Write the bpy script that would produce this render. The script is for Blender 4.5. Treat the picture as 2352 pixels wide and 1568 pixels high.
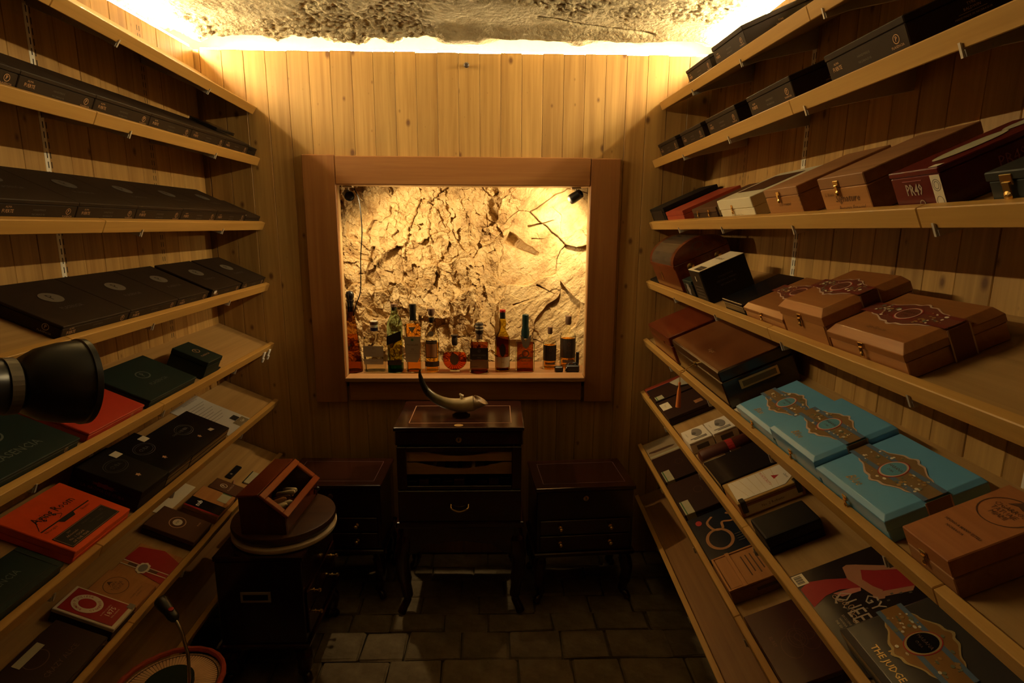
import bpy, bmesh, math, random
import numpy as np
from mathutils import Matrix, Vector
random.seed(7); rng = np.random.default_rng(7)
for o in list(bpy.data.objects): bpy.data.objects.remove(o)
S = bpy.context.scene; COL = S.collection
PI = math.pi
# ------------------------------------------------------------------ camera
H = 1.52; F_PX = 1340.0
def cam_axes(vp=(1140, 508), roll=0.35):
    r = math.radians(roll)
    yc = Vector((vp[0]-1176, vp[1]-784, F_PX)).normalized()
    xc = Vector((math.cos(r), math.sin(r), 0)); xc = (xc-yc*xc.dot(yc)).normalized()
    zc = -yc.cross(xc)
    if zc.y > 0: zc = -zc
    return Matrix((xc, yc, zc))
R = cam_axes()
cd = bpy.data.cameras.new('camera'); cam = bpy.data.objects.new('camera', cd); COL.objects.link(cam)
cd.sensor_width = 36; cd.lens = F_PX*36/2352; cd.clip_start = .02
rx, rd, rf = R.col[0], R.col[1], R.col[2]
cam.matrix_world = Matrix(((rx[0], -rd[0], -rf[0], 0), (rx[1], -rd[1], -rf[1], 0), (rx[2], -rd[2], -rf[2], H), (0, 0, 0, 1)))
S.camera = cam
# ------------------------------------------------------------------ world, exposure, lamps in the niche
W = bpy.data.worlds.new('world'); S.world = W; W.use_nodes = True
W.node_tree.nodes['Background'].inputs[0].default_value = (.9, .6, .35, 1)
W.node_tree.nodes['Background'].inputs[1].default_value = 0.0
S.view_settings.view_transform = 'Standard'; S.view_settings.look = 'None'
S.view_settings.gamma = 1; S.view_settings.exposure = 0.0; S.view_settings.use_curve_mapping = False
LED_W = 770.0                       # emission strength of the cove strips
WARM = (1.0, .72, .35)
def spot(name, loc, to, e, ang, blend=.6, rad=.02, col=WARM):
    l = bpy.data.lights.new(name, 'SPOT'); l.energy = e; l.spot_size = math.radians(ang); l.spot_blend = blend
    l.shadow_soft_size = rad; l.color = col
    o = bpy.data.objects.new(name, l); COL.objects.link(o); o.location = loc
    o.rotation_euler = (Vector(to)-Vector(loc)).to_track_quat('-Z', 'Y').to_euler(); return o
spot('niche_spot_light', (-.590, 2.535, 1.615), (-.25, 2.80, 1.15), 22, 155)
spot('niche_spot_light', (.300, 2.535, 1.615), (.12, 2.80, 1.36), 22, 150)

# ------------------------------------------------------------------ helpers
def tag(o, label=None, cat=None, group=None, kind=None):
    if label: o['label'] = label
    if cat: o['category'] = cat
    if group: o['group'] = group
    if kind: o['kind'] = kind
    return o
def empty(name, M=None, label=None, cat=None, group=None, kind=None, parent=None):
    o = bpy.data.objects.new(name, None); o.empty_display_size = .03; COL.objects.link(o)
    if parent: o.parent = parent
    if M is not None: o.matrix_basis = M if isinstance(M, Matrix) else Matrix.Translation(M)
    return tag(o, label, cat, group, kind)
def link(name, me, m, parent=None, M=None, smooth=False):
    o = bpy.data.objects.new(name, me); COL.objects.link(o)
    if m is not None and not me.materials:
        for k in (m if isinstance(m, (list, tuple)) else [m]): me.materials.append(k)
    if parent: o.parent = parent
    if M is not None: o.matrix_basis = M if isinstance(M, Matrix) else Matrix.Translation(M)
    if smooth: me.polygons.foreach_set('use_smooth', [True]*len(me.polygons))
    return o
def dup(root, parent=None):
    c = root.copy(); COL.objects.link(c); c.parent = parent
    for ch in list(root.children):
        if ch.type in ('MESH', 'EMPTY'): 
            b = ch.matrix_basis.copy(); d = dup(ch, c); d.matrix_basis = b
    return c
class MB:
    def __init__(s): s.b = bmesh.new()
    def box(s, x0, x1, y0, y1, z0, z1, bv=0, M=None, seg=1):
        b = bmesh.new() if bv or M is not None else s.b
        vs = [b.verts.new(p) for p in ((x0,y0,z0),(x1,y0,z0),(x1,y1,z0),(x0,y1,z0),(x0,y0,z1),(x1,y0,z1),(x1,y1,z1),(x0,y1,z1))]
        for f in ((3,2,1,0),(4,5,6,7),(0,1,5,4),(1,2,6,5),(2,3,7,6),(3,0,4,7)): b.faces.new([vs[i] for i in f])
        if bv: bmesh.ops.bevel(b, geom=b.edges[:], offset=bv, segments=seg, affect='EDGES', profile=.6)
        if b is not s.b: s.add(b, M)
        return s
    def add(s, b, M=None):
        if M is not None: bmesh.ops.transform(b, matrix=M, verts=b.verts)
        me = bpy.data.meshes.new('t'); b.to_mesh(me); b.free(); s.b.from_mesh(me); bpy.data.meshes.remove(me)
    def prism(s, pts, z0, z1, M=None, bv=0):
        b = bmesh.new(); n = len(pts)
        lo = [b.verts.new((p[0], p[1], z0)) for p in pts]; hi = [b.verts.new((p[0], p[1], z1)) for p in pts]
        b.faces.new(lo[::-1]); b.faces.new(hi)
        for i in range(n): b.faces.new((lo[i], lo[(i+1) % n], hi[(i+1) % n], hi[i]))
        bmesh.ops.recalc_face_normals(b, faces=b.faces)
        if bv: bmesh.ops.bevel(b, geom=[e for e in b.edges], offset=bv, segments=1, affect='EDGES')
        s.add(b, M); return s
    def lathe(s, prof, n=24, M=None, sx=1, sy=1, sq=0, cap=True):
        b = bmesh.new(); rings = []
        for r, z in prof:
            ring = []
            for i in range(n):
                a = 2*PI*i/n; c, d = math.cos(a), math.sin(a)
                if sq:
                    k = 1/((abs(c)**sq+abs(d)**sq)**(1/sq)); c, d = c*k, d*k
                ring.append(b.verts.new((r*c*sx, r*d*sy, z)))
            rings.append(ring)
        for A, B_ in zip(rings, rings[1:]):
            for i in range(n): b.faces.new((A[i], A[(i+1) % n], B_[(i+1) % n], B_[i]))
        if cap:
            b.faces.new(rings[0][::-1]); b.faces.new(rings[-1])
        bmesh.ops.recalc_face_normals(b, faces=b.faces)
        s.add(b, M); return s
    def tube(s, pts, r, n=8):
        pts = [Vector(p) for p in pts]; rr = r if isinstance(r, (list, tuple)) else [r]*len(pts)
        b = bmesh.new(); rings = []; up = Vector((.3, .2, 1)).normalized()
        for i, p in enumerate(pts):
            t = (pts[min(i+1, len(pts)-1)]-pts[max(i-1, 0)]).normalized()
            u = t.cross(up)
            if u.length < .05: u = t.cross(Vector((1, 0, 0)))
            u.normalize(); w = t.cross(u)
            rings.append([b.verts.new(p+(u*math.cos(2*PI*k/n)+w*math.sin(2*PI*k/n))*rr[i]) for k in range(n)])
        for A, B_ in zip(rings, rings[1:]):
            for i in range(n): b.faces.new((A[i], A[(i+1) % n], B_[(i+1) % n], B_[i]))
        b.faces.new(rings[0][::-1]); b.faces.new(rings[-1])
        bmesh.ops.recalc_face_normals(b, faces=b.faces)
        s.add(b); return s
    def mesh(s, name):
        me = bpy.data.meshes.new(name); s.b.to_mesh(me); s.b.free(); return me
    def obj(s, name, m, parent=None, M=None, smooth=False):
        me = s.mesh(name)
        o = link(name, me, m, parent, M)
        if smooth:
            me.polygons.foreach_set('use_smooth', [True]*len(me.polygons))
            try: me.set_sharp_from_angle(angle=math.radians(40))
            except Exception: pass
        return o
def bez(p, n=14):
    """Catmull-Rom through points"""
    p = [Vector(q) for q in p]; out = []
    q = [p[0]*2-p[1]]+p+[p[-1]*2-p[-2]]
    for i in range(1, len(q)-2):
        for k in range(n):
            t = k/n; a, b, c, d = q[i-1], q[i], q[i+1], q[i+2]
            out.append(.5*((2*b)+(c-a)*t+(2*a-5*b+4*c-d)*t*t+(3*b-a-3*c+d)*t**3))
    out.append(p[-1]); return out
def oval(cx, cy, rx_, ry_, n=28, wob=0, k=0):
    return [(cx+(rx_*(1+wob*math.cos(k*2*PI*i/n)))*math.cos(2*PI*i/n), cy+(ry_*(1+wob*math.cos(k*2*PI*i/n)))*math.sin(2*PI*i/n)) for i in range(n)]

# ------------------------------------------------------------------ materials
MATS = {}
def nodes(name):
    m = bpy.data.materials.new(name); m.use_nodes = True; nt = m.node_tree
    return m, nt, nt.nodes['Principled BSDF'], nt.nodes.new, nt.links.new
def mat(name, c, rough=.5, metal=0, var=.12, scale=40, bump=0, spec=.5, coat=0, emit=0):
    if name in MATS: return MATS[name]
    m, nt, bs, N, L = nodes(name)
    tc = N('ShaderNodeTexCoord'); no = N('ShaderNodeTexNoise'); no.inputs['Scale'].default_value = scale; no.inputs['Detail'].default_value = 4
    L(tc.outputs['Object'], no.inputs['Vector'])
    mx = N('ShaderNodeMix'); mx.data_type = 'RGBA'
    mx.inputs[6].default_value = (*[max(0, x*(1-var)) for x in c], 1); mx.inputs[7].default_value = (*[min(1, x*(1+var)) for x in c], 1)
    L(no.outputs['Fac'], mx.inputs[0]); L(mx.outputs[2], bs.inputs['Base Color'])
    bs.inputs['Roughness'].default_value = rough; bs.inputs['Metallic'].default_value = metal
    bs.inputs['Specular IOR Level'].default_value = spec; bs.inputs['Coat Weight'].default_value = coat; bs.inputs['Coat Roughness'].default_value = .12
    if emit:
        bs.inputs['Emission Color'].default_value = (*c, 1); bs.inputs['Emission Strength'].default_value = emit
    if bump:
        bp = N('ShaderNodeBump'); bp.inputs['Strength'].default_value = bump; bp.inputs['Distance'].default_value = .002
        L(no.outputs['Fac'], bp.inputs['Height']); L(bp.outputs['Normal'], bs.inputs['Normal'])
    MATS[name] = m; return m
def wood(name, c1, c2, axis=2, g=55, rough=.5, knots=0, tint=.1, coat=0, spec=.4, stretch=.035, kc=(.10, .035, .012)):
    """grain runs along axis; per-object random shift and tint"""
    if name in MATS: return MATS[name]
    m, nt, bs, N, L = nodes(name)
    tc = N('ShaderNodeTexCoord'); oi = N('ShaderNodeObjectInfo')
    sh = N('ShaderNodeVectorMath'); sh.operation = 'MULTIPLY_ADD'
    L(oi.outputs['Random'], sh.inputs[0]); sh.inputs[1].default_value = (37, 53, 71); L(tc.outputs['Object'], sh.inputs[2])
    mp = N('ShaderNodeMapping'); sc = [g, g, g]; sc[axis] = g*stretch; mp.inputs['Scale'].default_value = sc
    L(sh.outputs[0], mp.inputs[0])
    wv = N('ShaderNodeTexNoise'); wv.inputs['Scale'].default_value = 1; wv.inputs['Detail'].default_value = 5; wv.inputs['Roughness'].default_value = .6; wv.inputs['Distortion'].default_value = .6
    L(mp.outputs[0], wv.inputs['Vector'])
    m2 = N('ShaderNodeMapping'); s2 = [g*.22]*3; s2[axis] = g*.012; m2.inputs['Scale'].default_value = s2; L(sh.outputs[0], m2.inputs[0])
    n2 = N('ShaderNodeTexNoise'); n2.inputs['Scale'].default_value = 1; n2.inputs['Detail'].default_value = 2; L(m2.outputs[0], n2.inputs['Vector'])
    ad = N('ShaderNodeMath'); ad.operation = 'MULTIPLY_ADD'; L(wv.outputs['Fac'], ad.inputs[0]); ad.inputs[1].default_value = .55
    ml = N('ShaderNodeMath'); ml.operation = 'MULTIPLY'; L(n2.outputs['Fac'], ml.inputs[0]); ml.inputs[1].default_value = .45; L(ml.outputs[0], ad.inputs[2])
    rp = N('ShaderNodeValToRGB'); rp.color_ramp.elements[0].position = .32; rp.color_ramp.elements[1].position = .66
    rp.color_ramp.elements[0].color = (*c1, 1); rp.color_ramp.elements[1].color = (*c2, 1); L(ad.outputs[0], rp.inputs[0])
    out = rp.outputs[0]
    if knots:
        mk = N('ShaderNodeMapping'); ks = [knots]*3; ks[axis] = knots*.62; mk.inputs['Scale'].default_value = ks; L(sh.outputs[0], mk.inputs[0])
        mr_ = N('ShaderNodeMapping'); mr_.inputs['Rotation'].default_value = (-PI/2, 0, 0); L(mk.outputs[0], mr_.inputs[0]); mk = mr_
        vo = N('ShaderNodeTexVoronoi'); vo.voronoi_dimensions = '2D'; vo.inputs['Scale'].default_value = 1; L(mk.outputs[0], vo.inputs['Vector'])
        sx = N('ShaderNodeSeparateColor'); L(vo.outputs['Color'], sx.inputs[0])
        thr = N('ShaderNodeMapRange'); L(sx.outputs[0], thr.inputs[0]); thr.inputs[1].default_value = .42; thr.inputs[2].default_value = 1; thr.inputs[3].default_value = 0; thr.inputs[4].default_value = .105
        df = N('ShaderNodeMath'); df.operation = 'SUBTRACT'; L(thr.outputs[0], df.inputs[0]); L(vo.outputs['Distance'], df.inputs[1])
        mr = N('ShaderNodeMapRange'); L(df.outputs[0], mr.inputs[0]); mr.inputs[1].default_value = -.03; mr.inputs[2].default_value = .05; mr.inputs[3].default_value = 0; mr.inputs[4].default_value = .85
        mx = N('ShaderNodeMix'); mx.data_type = 'RGBA'; L(mr.outputs[0], mx.inputs[0]); L(out, mx.inputs[6]); mx.inputs[7].default_value = (*kc, 1); out = mx.outputs[2]
    tv = N('ShaderNodeMapRange'); L(oi.outputs['Random'], tv.inputs[0]); tv.inputs[3].default_value = 1-tint; tv.inputs[4].default_value = 1+tint*.7
    hs = N('ShaderNodeHueSaturation'); L(out, hs.inputs['Color']); L(tv.outputs[0], hs.inputs['Value'])
    L(hs.outputs[0], bs.inputs['Base Color'])
    bs.inputs['Roughness'].default_value = rough; bs.inputs['Specular IOR Level'].default_value = spec; bs.inputs['Coat Weight'].default_value = coat; bs.inputs['Coat Roughness'].default_value = .15
    bp = N('ShaderNodeBump'); bp.inputs['Strength'].default_value = .15; bp.inputs['Distance'].default_value = .001; L(wv.outputs['Fac'], bp.inputs['Height']); L(bp.outputs[0], bs.inputs['Normal'])
    MATS[name] = m; return m
def rockmat(name, cols, scale, bump, dist, rough=.8, spec=.3):
    m, nt, bs, N, L = nodes(name)
    tc = N('ShaderNodeTexCoord'); n1 = N('ShaderNodeTexNoise'); n1.inputs['Scale'].default_value = scale; n1.inputs['Detail'].default_value = 8; n1.inputs['Roughness'].default_value = .65
    L(tc.outputs['Object'], n1.inputs['Vector'])
    rp = N('ShaderNodeValToRGB'); e = rp.color_ramp.elements
    e[0].position = .3; e[0].color = (*cols[0], 1); e[1].position = .72; e[1].color = (*cols[2], 1); k = e.new(.5); k.color = (*cols[1], 1)
    L(n1.outputs['Fac'], rp.inputs[0]); L(rp.outputs[0], bs.inputs['Base Color'])
    n2 = N('ShaderNodeTexNoise'); n2.inputs['Scale'].default_value = scale*9; n2.inputs['Detail'].default_value = 6; L(tc.outputs['Object'], n2.inputs['Vector'])
    bp = N('ShaderNodeBump'); bp.inputs['Strength'].default_value = bump; bp.inputs['Distance'].default_value = dist; L(n2.outputs['Fac'], bp.inputs['Height']); L(bp.outputs[0], bs.inputs['Normal'])
    bs.inputs['Roughness'].default_value = rough; bs.inputs['Specular IOR Level'].default_value = spec
    MATS[name] = m; return m
def glass(name, tint, gloss=.9, fac=.05, rough=.02):
    m, nt, bs, N, L = nodes(name); nt.nodes.remove(bs); out = nt.nodes['Material Output']
    tr = N('ShaderNodeBsdfTransparent'); tr.inputs[0].default_value = (*tint, 1)
    gl = N('ShaderNodeBsdfGlossy'); gl.inputs['Roughness'].default_value = rough; gl.inputs[0].default_value = (gloss, gloss, gloss, 1)
    lw = N('ShaderNodeLayerWeight'); lw.inputs[0].default_value = fac
    no = N('ShaderNodeTexNoise'); no.inputs['Scale'].default_value = 60
    bp = N('ShaderNodeBump'); bp.inputs['Strength'].default_value = .03; L(no.outputs['Fac'], bp.inputs['Height']); L(bp.outputs[0], gl.inputs['Normal'])
    mx = N('ShaderNodeMixShader'); L(lw.outputs['Fresnel'], mx.inputs[0]); L(tr.outputs[0], mx.inputs[1]); L(gl.outputs[0], mx.inputs[2]); L(mx.outputs[0], out.inputs[0])
    MATS[name] = m; return m
pine = wood('pine_plank', (.29, .145, .036), (.52, .305, .092), 2, 60, .55, knots=10.5, tint=.13)
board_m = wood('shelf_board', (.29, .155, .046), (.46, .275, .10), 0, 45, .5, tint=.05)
lip_m = wood('shelf_lip', (.40, .205, .042), (.54, .305, .078), 0, 60, .45, tint=.05)
frame_m = wood('stained_frame', (.24, .088, .022), (.38, .165, .048), 2, 40, .45, tint=.08)
frame_h = wood('stained_frame_across', (.24, .088, .022), (.38, .165, .048), 0, 40, .45, tint=.08)
sill_m = wood('sill_wood', (.26, .125, .045), (.40, .21, .085), 0, 40, .45)
mahog = wood('dark_mahogany', (.012, .0035, .002), (.035, .009, .005), 0, 40, .22, coat=.6, tint=.05)
mahog_v = wood('dark_mahogany_front', (.010, .003, .002), (.028, .008, .005), 2, 40, .25, coat=.4, tint=.05)
cherry = wood('cherry_lacquer', (.085, .012, .004), (.18, .034, .010), 0, 40, .25, coat=.5)
burl = wood('burl_lacquer', (.09, .028, .009), (.26, .095, .03), 0, 22, .22, coat=.6, stretch=.2)
cedar = wood('cedar_box', (.36, .14, .036), (.52, .235, .068), 0, 60, .5)
cedar_w = wood('wrapped_cedar', (.30, .105, .028), (.44, .18, .052), 0, 60, .4, coat=.9)
cedar_d = wood('toasted_cedar', (.22, .085, .03), (.34, .15, .06), 0, 60, .5)
cigar_w = wood('gaboon_box', (.24, .10, .03), (.38, .18, .07), 0, 60, .55)
tray_m = wood('tray_cedar', (.55, .32, .12), (.70, .44, .19), 0, 60, .6)
black_card = mat('black_card', (.011, .0085, .007), .5, var=.2, spec=.2)
brown_card = mat('brown_black_card', (.027, .016, .009), .55, var=.2, spec=.18)
black_gl = mat('black_gloss', (.008, .008, .010), .2, coat=.3)
green_card = mat('dark_green_card', (.010, .020, .016), .5, spec=.25)
red_card = mat('red_card', (.42, .03, .012), .45)
orange_card = mat('orange_card', (.80, .085, .012), .45)
maroon = mat('maroon_card', (.11, .008, .010), .3, coat=.3)
brown_m = mat('brown_card', (.085, .034, .014), .5, spec=.3)
dbrown = mat('dark_brown_card', (.030, .011, .006), .5, spec=.25)
navy = mat('navy_card', (.006, .011, .022), .3, coat=.2)
blue_lac = mat('blue_lacquer', (.14, .37, .57), .3, coat=.9, var=.05)
white_card = mat('white_card', (.70, .62, .50), .5, var=.05)
cream = mat('cream_paper', (.72, .62, .44), .6, var=.05)
cream_lac = mat('cream_lacquer', (.78, .70, .48), .35, var=.04)
paper = mat('white_paper', (.78, .74, .68), .6, var=.03)
gold = mat('gold_foil', (.78, .52, .20), .35, metal=.7)
brass = mat('brass', (.80, .55, .20), .25, metal=1)
silver_ink = mat('pale_ink', (.42, .33, .24), .45)
dim_ink = mat('dim_ink', (.09, .075, .06), .5)
copper_ink = mat('copper_ink', (.55, .33, .18), .35, metal=.3)
black_ink = mat('black_ink', (.010, .008, .006), .55)
brown_ink = mat('brown_ink', (.09, .035, .012), .6)
red_ink = mat('red_ink', (.42, .02, .015), .5)
green_ink = mat('green_ink', (.04, .14, .04), .5)
grey_ink = mat('grey_ink', (.20, .17, .14), .6)
steel = mat('bracket_steel', (.60, .54, .45), .4, metal=.3)
steel_d = mat('dark_steel', (.10, .075, .06), .4, metal=.4)  # dark steel of the peg on the end wall
std_m = mat('rail_paint', (.74, .68, .56), .45)
slot_m = mat('rail_slot', (.02, .015, .01), .8)
black_pl = mat('black_plastic', (.010, .009, .009), .35)
black_sat = mat('black_satin', (.012, .011, .010), .32, spec=.6)
chrome = mat('chrome', (.6, .55, .48), .18, metal=1)
skin = mat('printed_skin', (.36, .155, .08), .5)
dress_m = mat('printed_red_dress', (.30, .010, .012), .5)
tassel_m = mat('orange_tassel', (.75, .20, .03), .7)
cork = mat('cork', (.16, .085, .045), .8)
rim_white = mat('pale_rim', (.72, .60, .45), .5)
led_m = mat('led_strip', (1.0, .78, .41), .5, emit=LED_W, var=0)

low_m = wood('shaded_low_board', (.20, .09, .026), (.33, .165, .05), 0, 45, .5, tint=.05)  # lowest boards coloured darker for the shade of the shelf above
# ------------------------------------------------------------------ shelf frames
LIPW, LIPH = .018, .012
SH = {}
for k, z in {1: 1.955, 2: 1.762, 3: 1.508, 4: 1.257, 5: 1.003, 6: .75, 7: .499, 8: .249}.items(): SH['L%d' % k] = (-.950, z, 24., -1, -.004)
for k, z in {1: 2.01, 2: 1.766, 3: 1.518, 4: 1.272, 5: 1.020, 6: .784, 7: .535, 8: .285}.items(): SH['R%d' % k] = (.638, z, 24., 1, .015)
SH['L1'] = (-.948, 1.955, 34., -1, -.004); SH['R1'] = (.655, 1.990, 24., 1, .015)
ZS = {'L1': .035, 'R1': -.026, 'L2': .006, 'L3': .007, 'R2': .008, 'R3': .015, 'R4': .010, 'L7': -.012}   # the shelves are not quite level
for k in ('R6', 'R7', 'R8'): SH[k] = SH[k][:4]+(.027,)
D = 2.48
def frame(k):
    x, z, t, s, d = SH[k]; t = math.radians(t)
    u = Vector((s*math.cos(t), 0, math.sin(t))); n = Vector((-s*math.sin(t), 0, math.cos(t)))
    v = Vector((d, 1, -ZS.get(k, 0))).normalized()
    O = Vector((x, D, z))+u*LIPW-n*LIPH
    u = (u-v*u.dot(v)).normalized(); n = u.cross(v)
    if n.z < 0: n = -n
    X = v if s < 0 else -v
    O = O-v*D
    return Matrix(((X.x, u.x, n.x, O.x), (X.y, u.y, n.y, O.y), (X.z, u.z, n.z, O.z), (0, 0, 0, 1)))
FR = {k: frame(k) for k in SH}
def pose(k, y0, y1, s=0, h=0, yaw=0):
    """matrix with origin at the viewer's left-front-bottom corner of an item lying between depths y0<y1"""
    x = y0 if k[0] == 'L' else -y1
    M = FR[k] @ Matrix.Translation((x, s, h+.0008))
    if yaw: M = M @ Matrix.Rotation(math.radians(yaw), 4, 'Z')
    return M
# ------------------------------------------------------------------ noise in numpy
def vnoise(x, y, seed=0):
    r = np.random.default_rng(seed); T = r.random((256, 256))
    xi, yi = np.floor(x).astype(int), np.floor(y).astype(int); fx, fy = x-xi, y-yi
    fx, fy = fx*fx*(3-2*fx), fy*fy*(3-2*fy)
    g = lambda a, b: T[a % 256, b % 256]
    return (g(xi, yi)*(1-fx)+g(xi+1, yi)*fx)*(1-fy)+(g(xi, yi+1)*(1-fx)+g(xi+1, yi+1)*fx)*fy
def fbm(x, y, oct=5, seed=0, gain=.5):
    a, t, n = 1, 0, 0
    for i in range(oct):
        t = t+a*vnoise(x*2**i+17*i, y*2**i+9*i, seed+i); n += a; a *= gain
    return t/n-.5
def facets(x, y, cell, tilt, seed, warp=.25, asp=1.0):
    """stepped planes: each jittered cell is a tilted plane of its own height"""
    r = np.random.default_rng(seed)
    wx = x+warp*cell*fbm(x/cell*1.3, y/cell*1.3, 4, seed+50); wy = y+warp*cell*fbm(x/cell*1.3+40, y/cell*1.3, 4, seed+60)
    cx, cy = np.floor(wx/cell).astype(int), np.floor(wy/(cell*asp)).astype(int)
    J = r.random((64, 64, 5)); best = np.full(x.shape, 1e9); h = np.zeros(x.shape); second = np.full(x.shape, 1e9)
    for i in (-1, 0, 1):
        for j in (-1, 0, 1):
            c = J[(cx+i) % 64, (cy+j) % 64]
            px, py = (cx+i+c[..., 0])*cell, (cy+j+c[..., 1])*cell*asp
            d = np.hypot(wx-px, (wy-py)/asp)
            hh = (c[..., 2]-.5)*cell*tilt*.6+(wx-px)*(c[..., 3]-.5)*tilt+(wy-py)*(c[..., 4]-.5)*tilt
            nb = d < best; second = np.where(nb, best, np.minimum(second, d)); h = np.where(nb, hh, h); best = np.where(nb, d, best)
    return h, second-best
def grid(name, P, m, parent=None, smooth=True):
    ny, nx = P.shape[:2]
    idx = np.arange(nx*ny).reshape(ny, nx)
    f = np.stack([idx[:-1, :-1], idx[:-1, 1:], idx[1:, 1:], idx[1:, :-1]], -1).reshape(-1, 4)
    me = bpy.data.meshes.new(name); me.from_pydata(P.reshape(-1, 3).tolist(), [], f.tolist()); me.update()
    return link(name, me, m, parent, smooth=smooth)

# ------------------------------------------------------------------ room shell
XL, XR, ZT = -1.186, .876, 2.168
YN = -1.3
PW = .0838
plank_me = {}
def plank(h, w=PW):
    key = (round(h, 3), round(w, 4))
    if key not in plank_me:
        mb = MB(); mb.box(-w/2+.0004, w/2-.0004, -.012, 0, 0, h, .0014); plank_me[key] = mb.mesh('plank'); plank_me[key].materials.append(pine)
    return plank_me[key]
def add_plank(wall, M, h, w=PW): return link('plank', plank(h, w), None, wall, M)
dark_back = mat('wall_backing', (.03, .018, .008), .8)
# left and right walls: backing with board-on-board planks; the stretch beside and behind the camera stays plain
for side in ('left', 'right'):
    drift = 0 if side == 'left' else .015
    mb = MB(); x = XL if side == 'left' else XR
    M = Matrix.Translation((x, D, 0)) @ Matrix.Rotation(-math.atan(drift), 4, 'Z')
    if side == 'left': mb.box(-.05, -.012, YN-D, 0, 0, ZT)
    else: mb.box(.012, .05, YN-D, .02, 0, ZT)
    w = mb.obj('wall_'+side, dark_back, None, M); tag(w, kind='structure')
    n = 27
    for i in range(n):
        y = -(i+.5)*PW-(.012 if side == 'left' else .004)
        rot = Matrix.Rotation(PI/2 if side == 'left' else -PI/2, 4, 'Z')
        add_plank(w, Matrix.Translation((random.uniform(-.0008, .0008), y, 0)) @ rot, ZT)
    mb = MB(); a, b = (-.012, 0) if side == 'left' else (0, .012)
    mb.box(a, b, YN-D, -n*PW-.02, 0, ZT); mb.obj('panel', pine, w)
# back wall with the niche opening
OX0, OX1, OZ0, OZ1 = -.650, .385, .858, 1.662
mb = MB(); B0, B1 = XL-.05, XR+.05
mb.box(B0, OX0-.03, D+.013, D+.035, 0, ZT).box(OX1+.03, B1, D+.013, D+.035, 0, ZT)
mb.box(OX0-.03, OX1+.03, D+.013, D+.035, 0, OZ0-.03).box(OX0-.03, OX1+.03, D+.013, D+.035, OZ1+.03, ZT)
wb = tag(mb.obj('wall_back', dark_back), kind='structure')
x = XL+.03
while x < XR:
    w = min(PW, XR-x)
    if w < .02: break
    c = x+w/2; j = random.uniform(-.0006, .0006)
    z = ZT+random.uniform(-.003, .003)
    if c-w/2 > OX1+.01 or c+w/2 < OX0-.01: add_plank(wb, Matrix.Translation((c, D+.012+j, 0)), z, w)
    else:
        add_plank(wb, Matrix.Translation((c, D+.012+j, OZ1+.012)), z-OZ1-.012, w)
        add_plank(wb, Matrix.Translation((c, D+.012+j, 0)), OZ0-.05, w)
    x += PW
add_plank(wb, Matrix.Translation((XL+.016, D+.012, 0)), ZT, .026)
# wall behind the camera
mb = MB(); mb.box(B0-.1, B1+.1, YN-.05, YN, 0, 3.0); tag(mb.obj('wall_front', mat('dark_unseen_wall', (.03, .022, .015), .9)), kind='structure')  # unseen wall, coloured dark to keep down the bounced fill
# rough concrete shell behind the panelling top (the cove) and ceiling
conc = rockmat('rough_concrete', ((.20, .16, .095), (.34, .285, .18), (.43, .37, .24)), 7, .9, .012, .9, .1)
nx = 340
yy = np.concatenate([np.linspace(YN, 1.5, 90), np.linspace(1.51, D-.09, 190), np.linspace(D-.088, D+.12, 110)])
X, Y = np.meshgrid(np.linspace(XL-.14, XR+.16, nx), yy)
side = np.clip((np.minimum(X-XL, XR-X)-.02)/.5, 0, 1)
z = 2.218+.022*fbm(X*3, Y*3, 4, 3)+.008*fbm(X*14, Y*14, 4, 11, .6)
rough = np.clip((fbm(X*2.1+4, Y*2.1, 3, 21)+.02)*9, 0, 1)
z += rough*(.026*np.abs(fbm(X*34, Y*34, 3, 31, .6))+.012*fbm(X*90, Y*90, 2, 33))
for cx_, wd, dp in ((-.735, .075, .030), (-.47, .035, .020), (-.30, .070, .028), (.13, .14, .034), (-1.0, .12, .03), (.45, .1, .016), (.70, .12, .03)):
    z += dp*np.exp(-((X-cx_+.03*fbm(X*20, Y*20, 3, 5))/wd)**4)*np.clip((Y-(D-.055+.02*fbm(X*15, Y*0, 2, 6)))/.025, 0, 1)
# in front of the cove the concrete hangs down to the panel top; behind it opens into the lit cavity
z -= .024*np.exp(-((Y-(D-.02))/.07)**2)*(Y < D+.004)
z += .085*np.clip((Y-(D+.002+.006*fbm(X*12, Y*0, 3, 19)))/.012, 0, 1)
cr = np.abs(Y-(2.33+.25*(X-.3)+.05*fbm(X*5, Y*5, 3, 8))); z += .012*np.exp(-(cr/.006)**2)*(X > .15)*(X < .6)
z += .06*np.clip((D-.02-Y)/.45, 0, 1)*side
z += .50*np.clip((2.0-Y)/.9, 0, 1)*np.clip((np.minimum(X-XL, XR-X)+.02)/.35, 0, 1)   # unseen ceiling raised towards the camera to cut the bounced light
edge = np.clip((np.minimum(X-XL, XR-X)+.05)/.09, 0, 1); z += (1-edge)*.04
c = tag(grid('ceiling', np.stack([X, Y, z], -1), conc), kind='structure')
mb = MB(); mb.box(B0-.12, B1+.12, D+.115, D+.15, 2.05, 3.0); mb.box(B0-.13, B0-.09, YN, D+.15, 2.05, 3.0); mb.box(B1+.09, B1+.13, YN, D+.15, 2.05, 3.0)
mb.box(B0-.13, B1+.13, YN, D+.15, 2.97, 3.0)
mb.box(B0-.12, B1+.12, D+.036, D+.12, 2.10, 2.112).box(B0-.12, B0-.0, YN, D+.12, 2.10, 2.112).box(B1, B1+.12, YN, D+.12, 2.10, 2.112)
tag(mb.obj('wall_cove', mat('cove_concrete', (.50, .42, .27), .9, bump=.6)), kind='structure')
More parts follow.
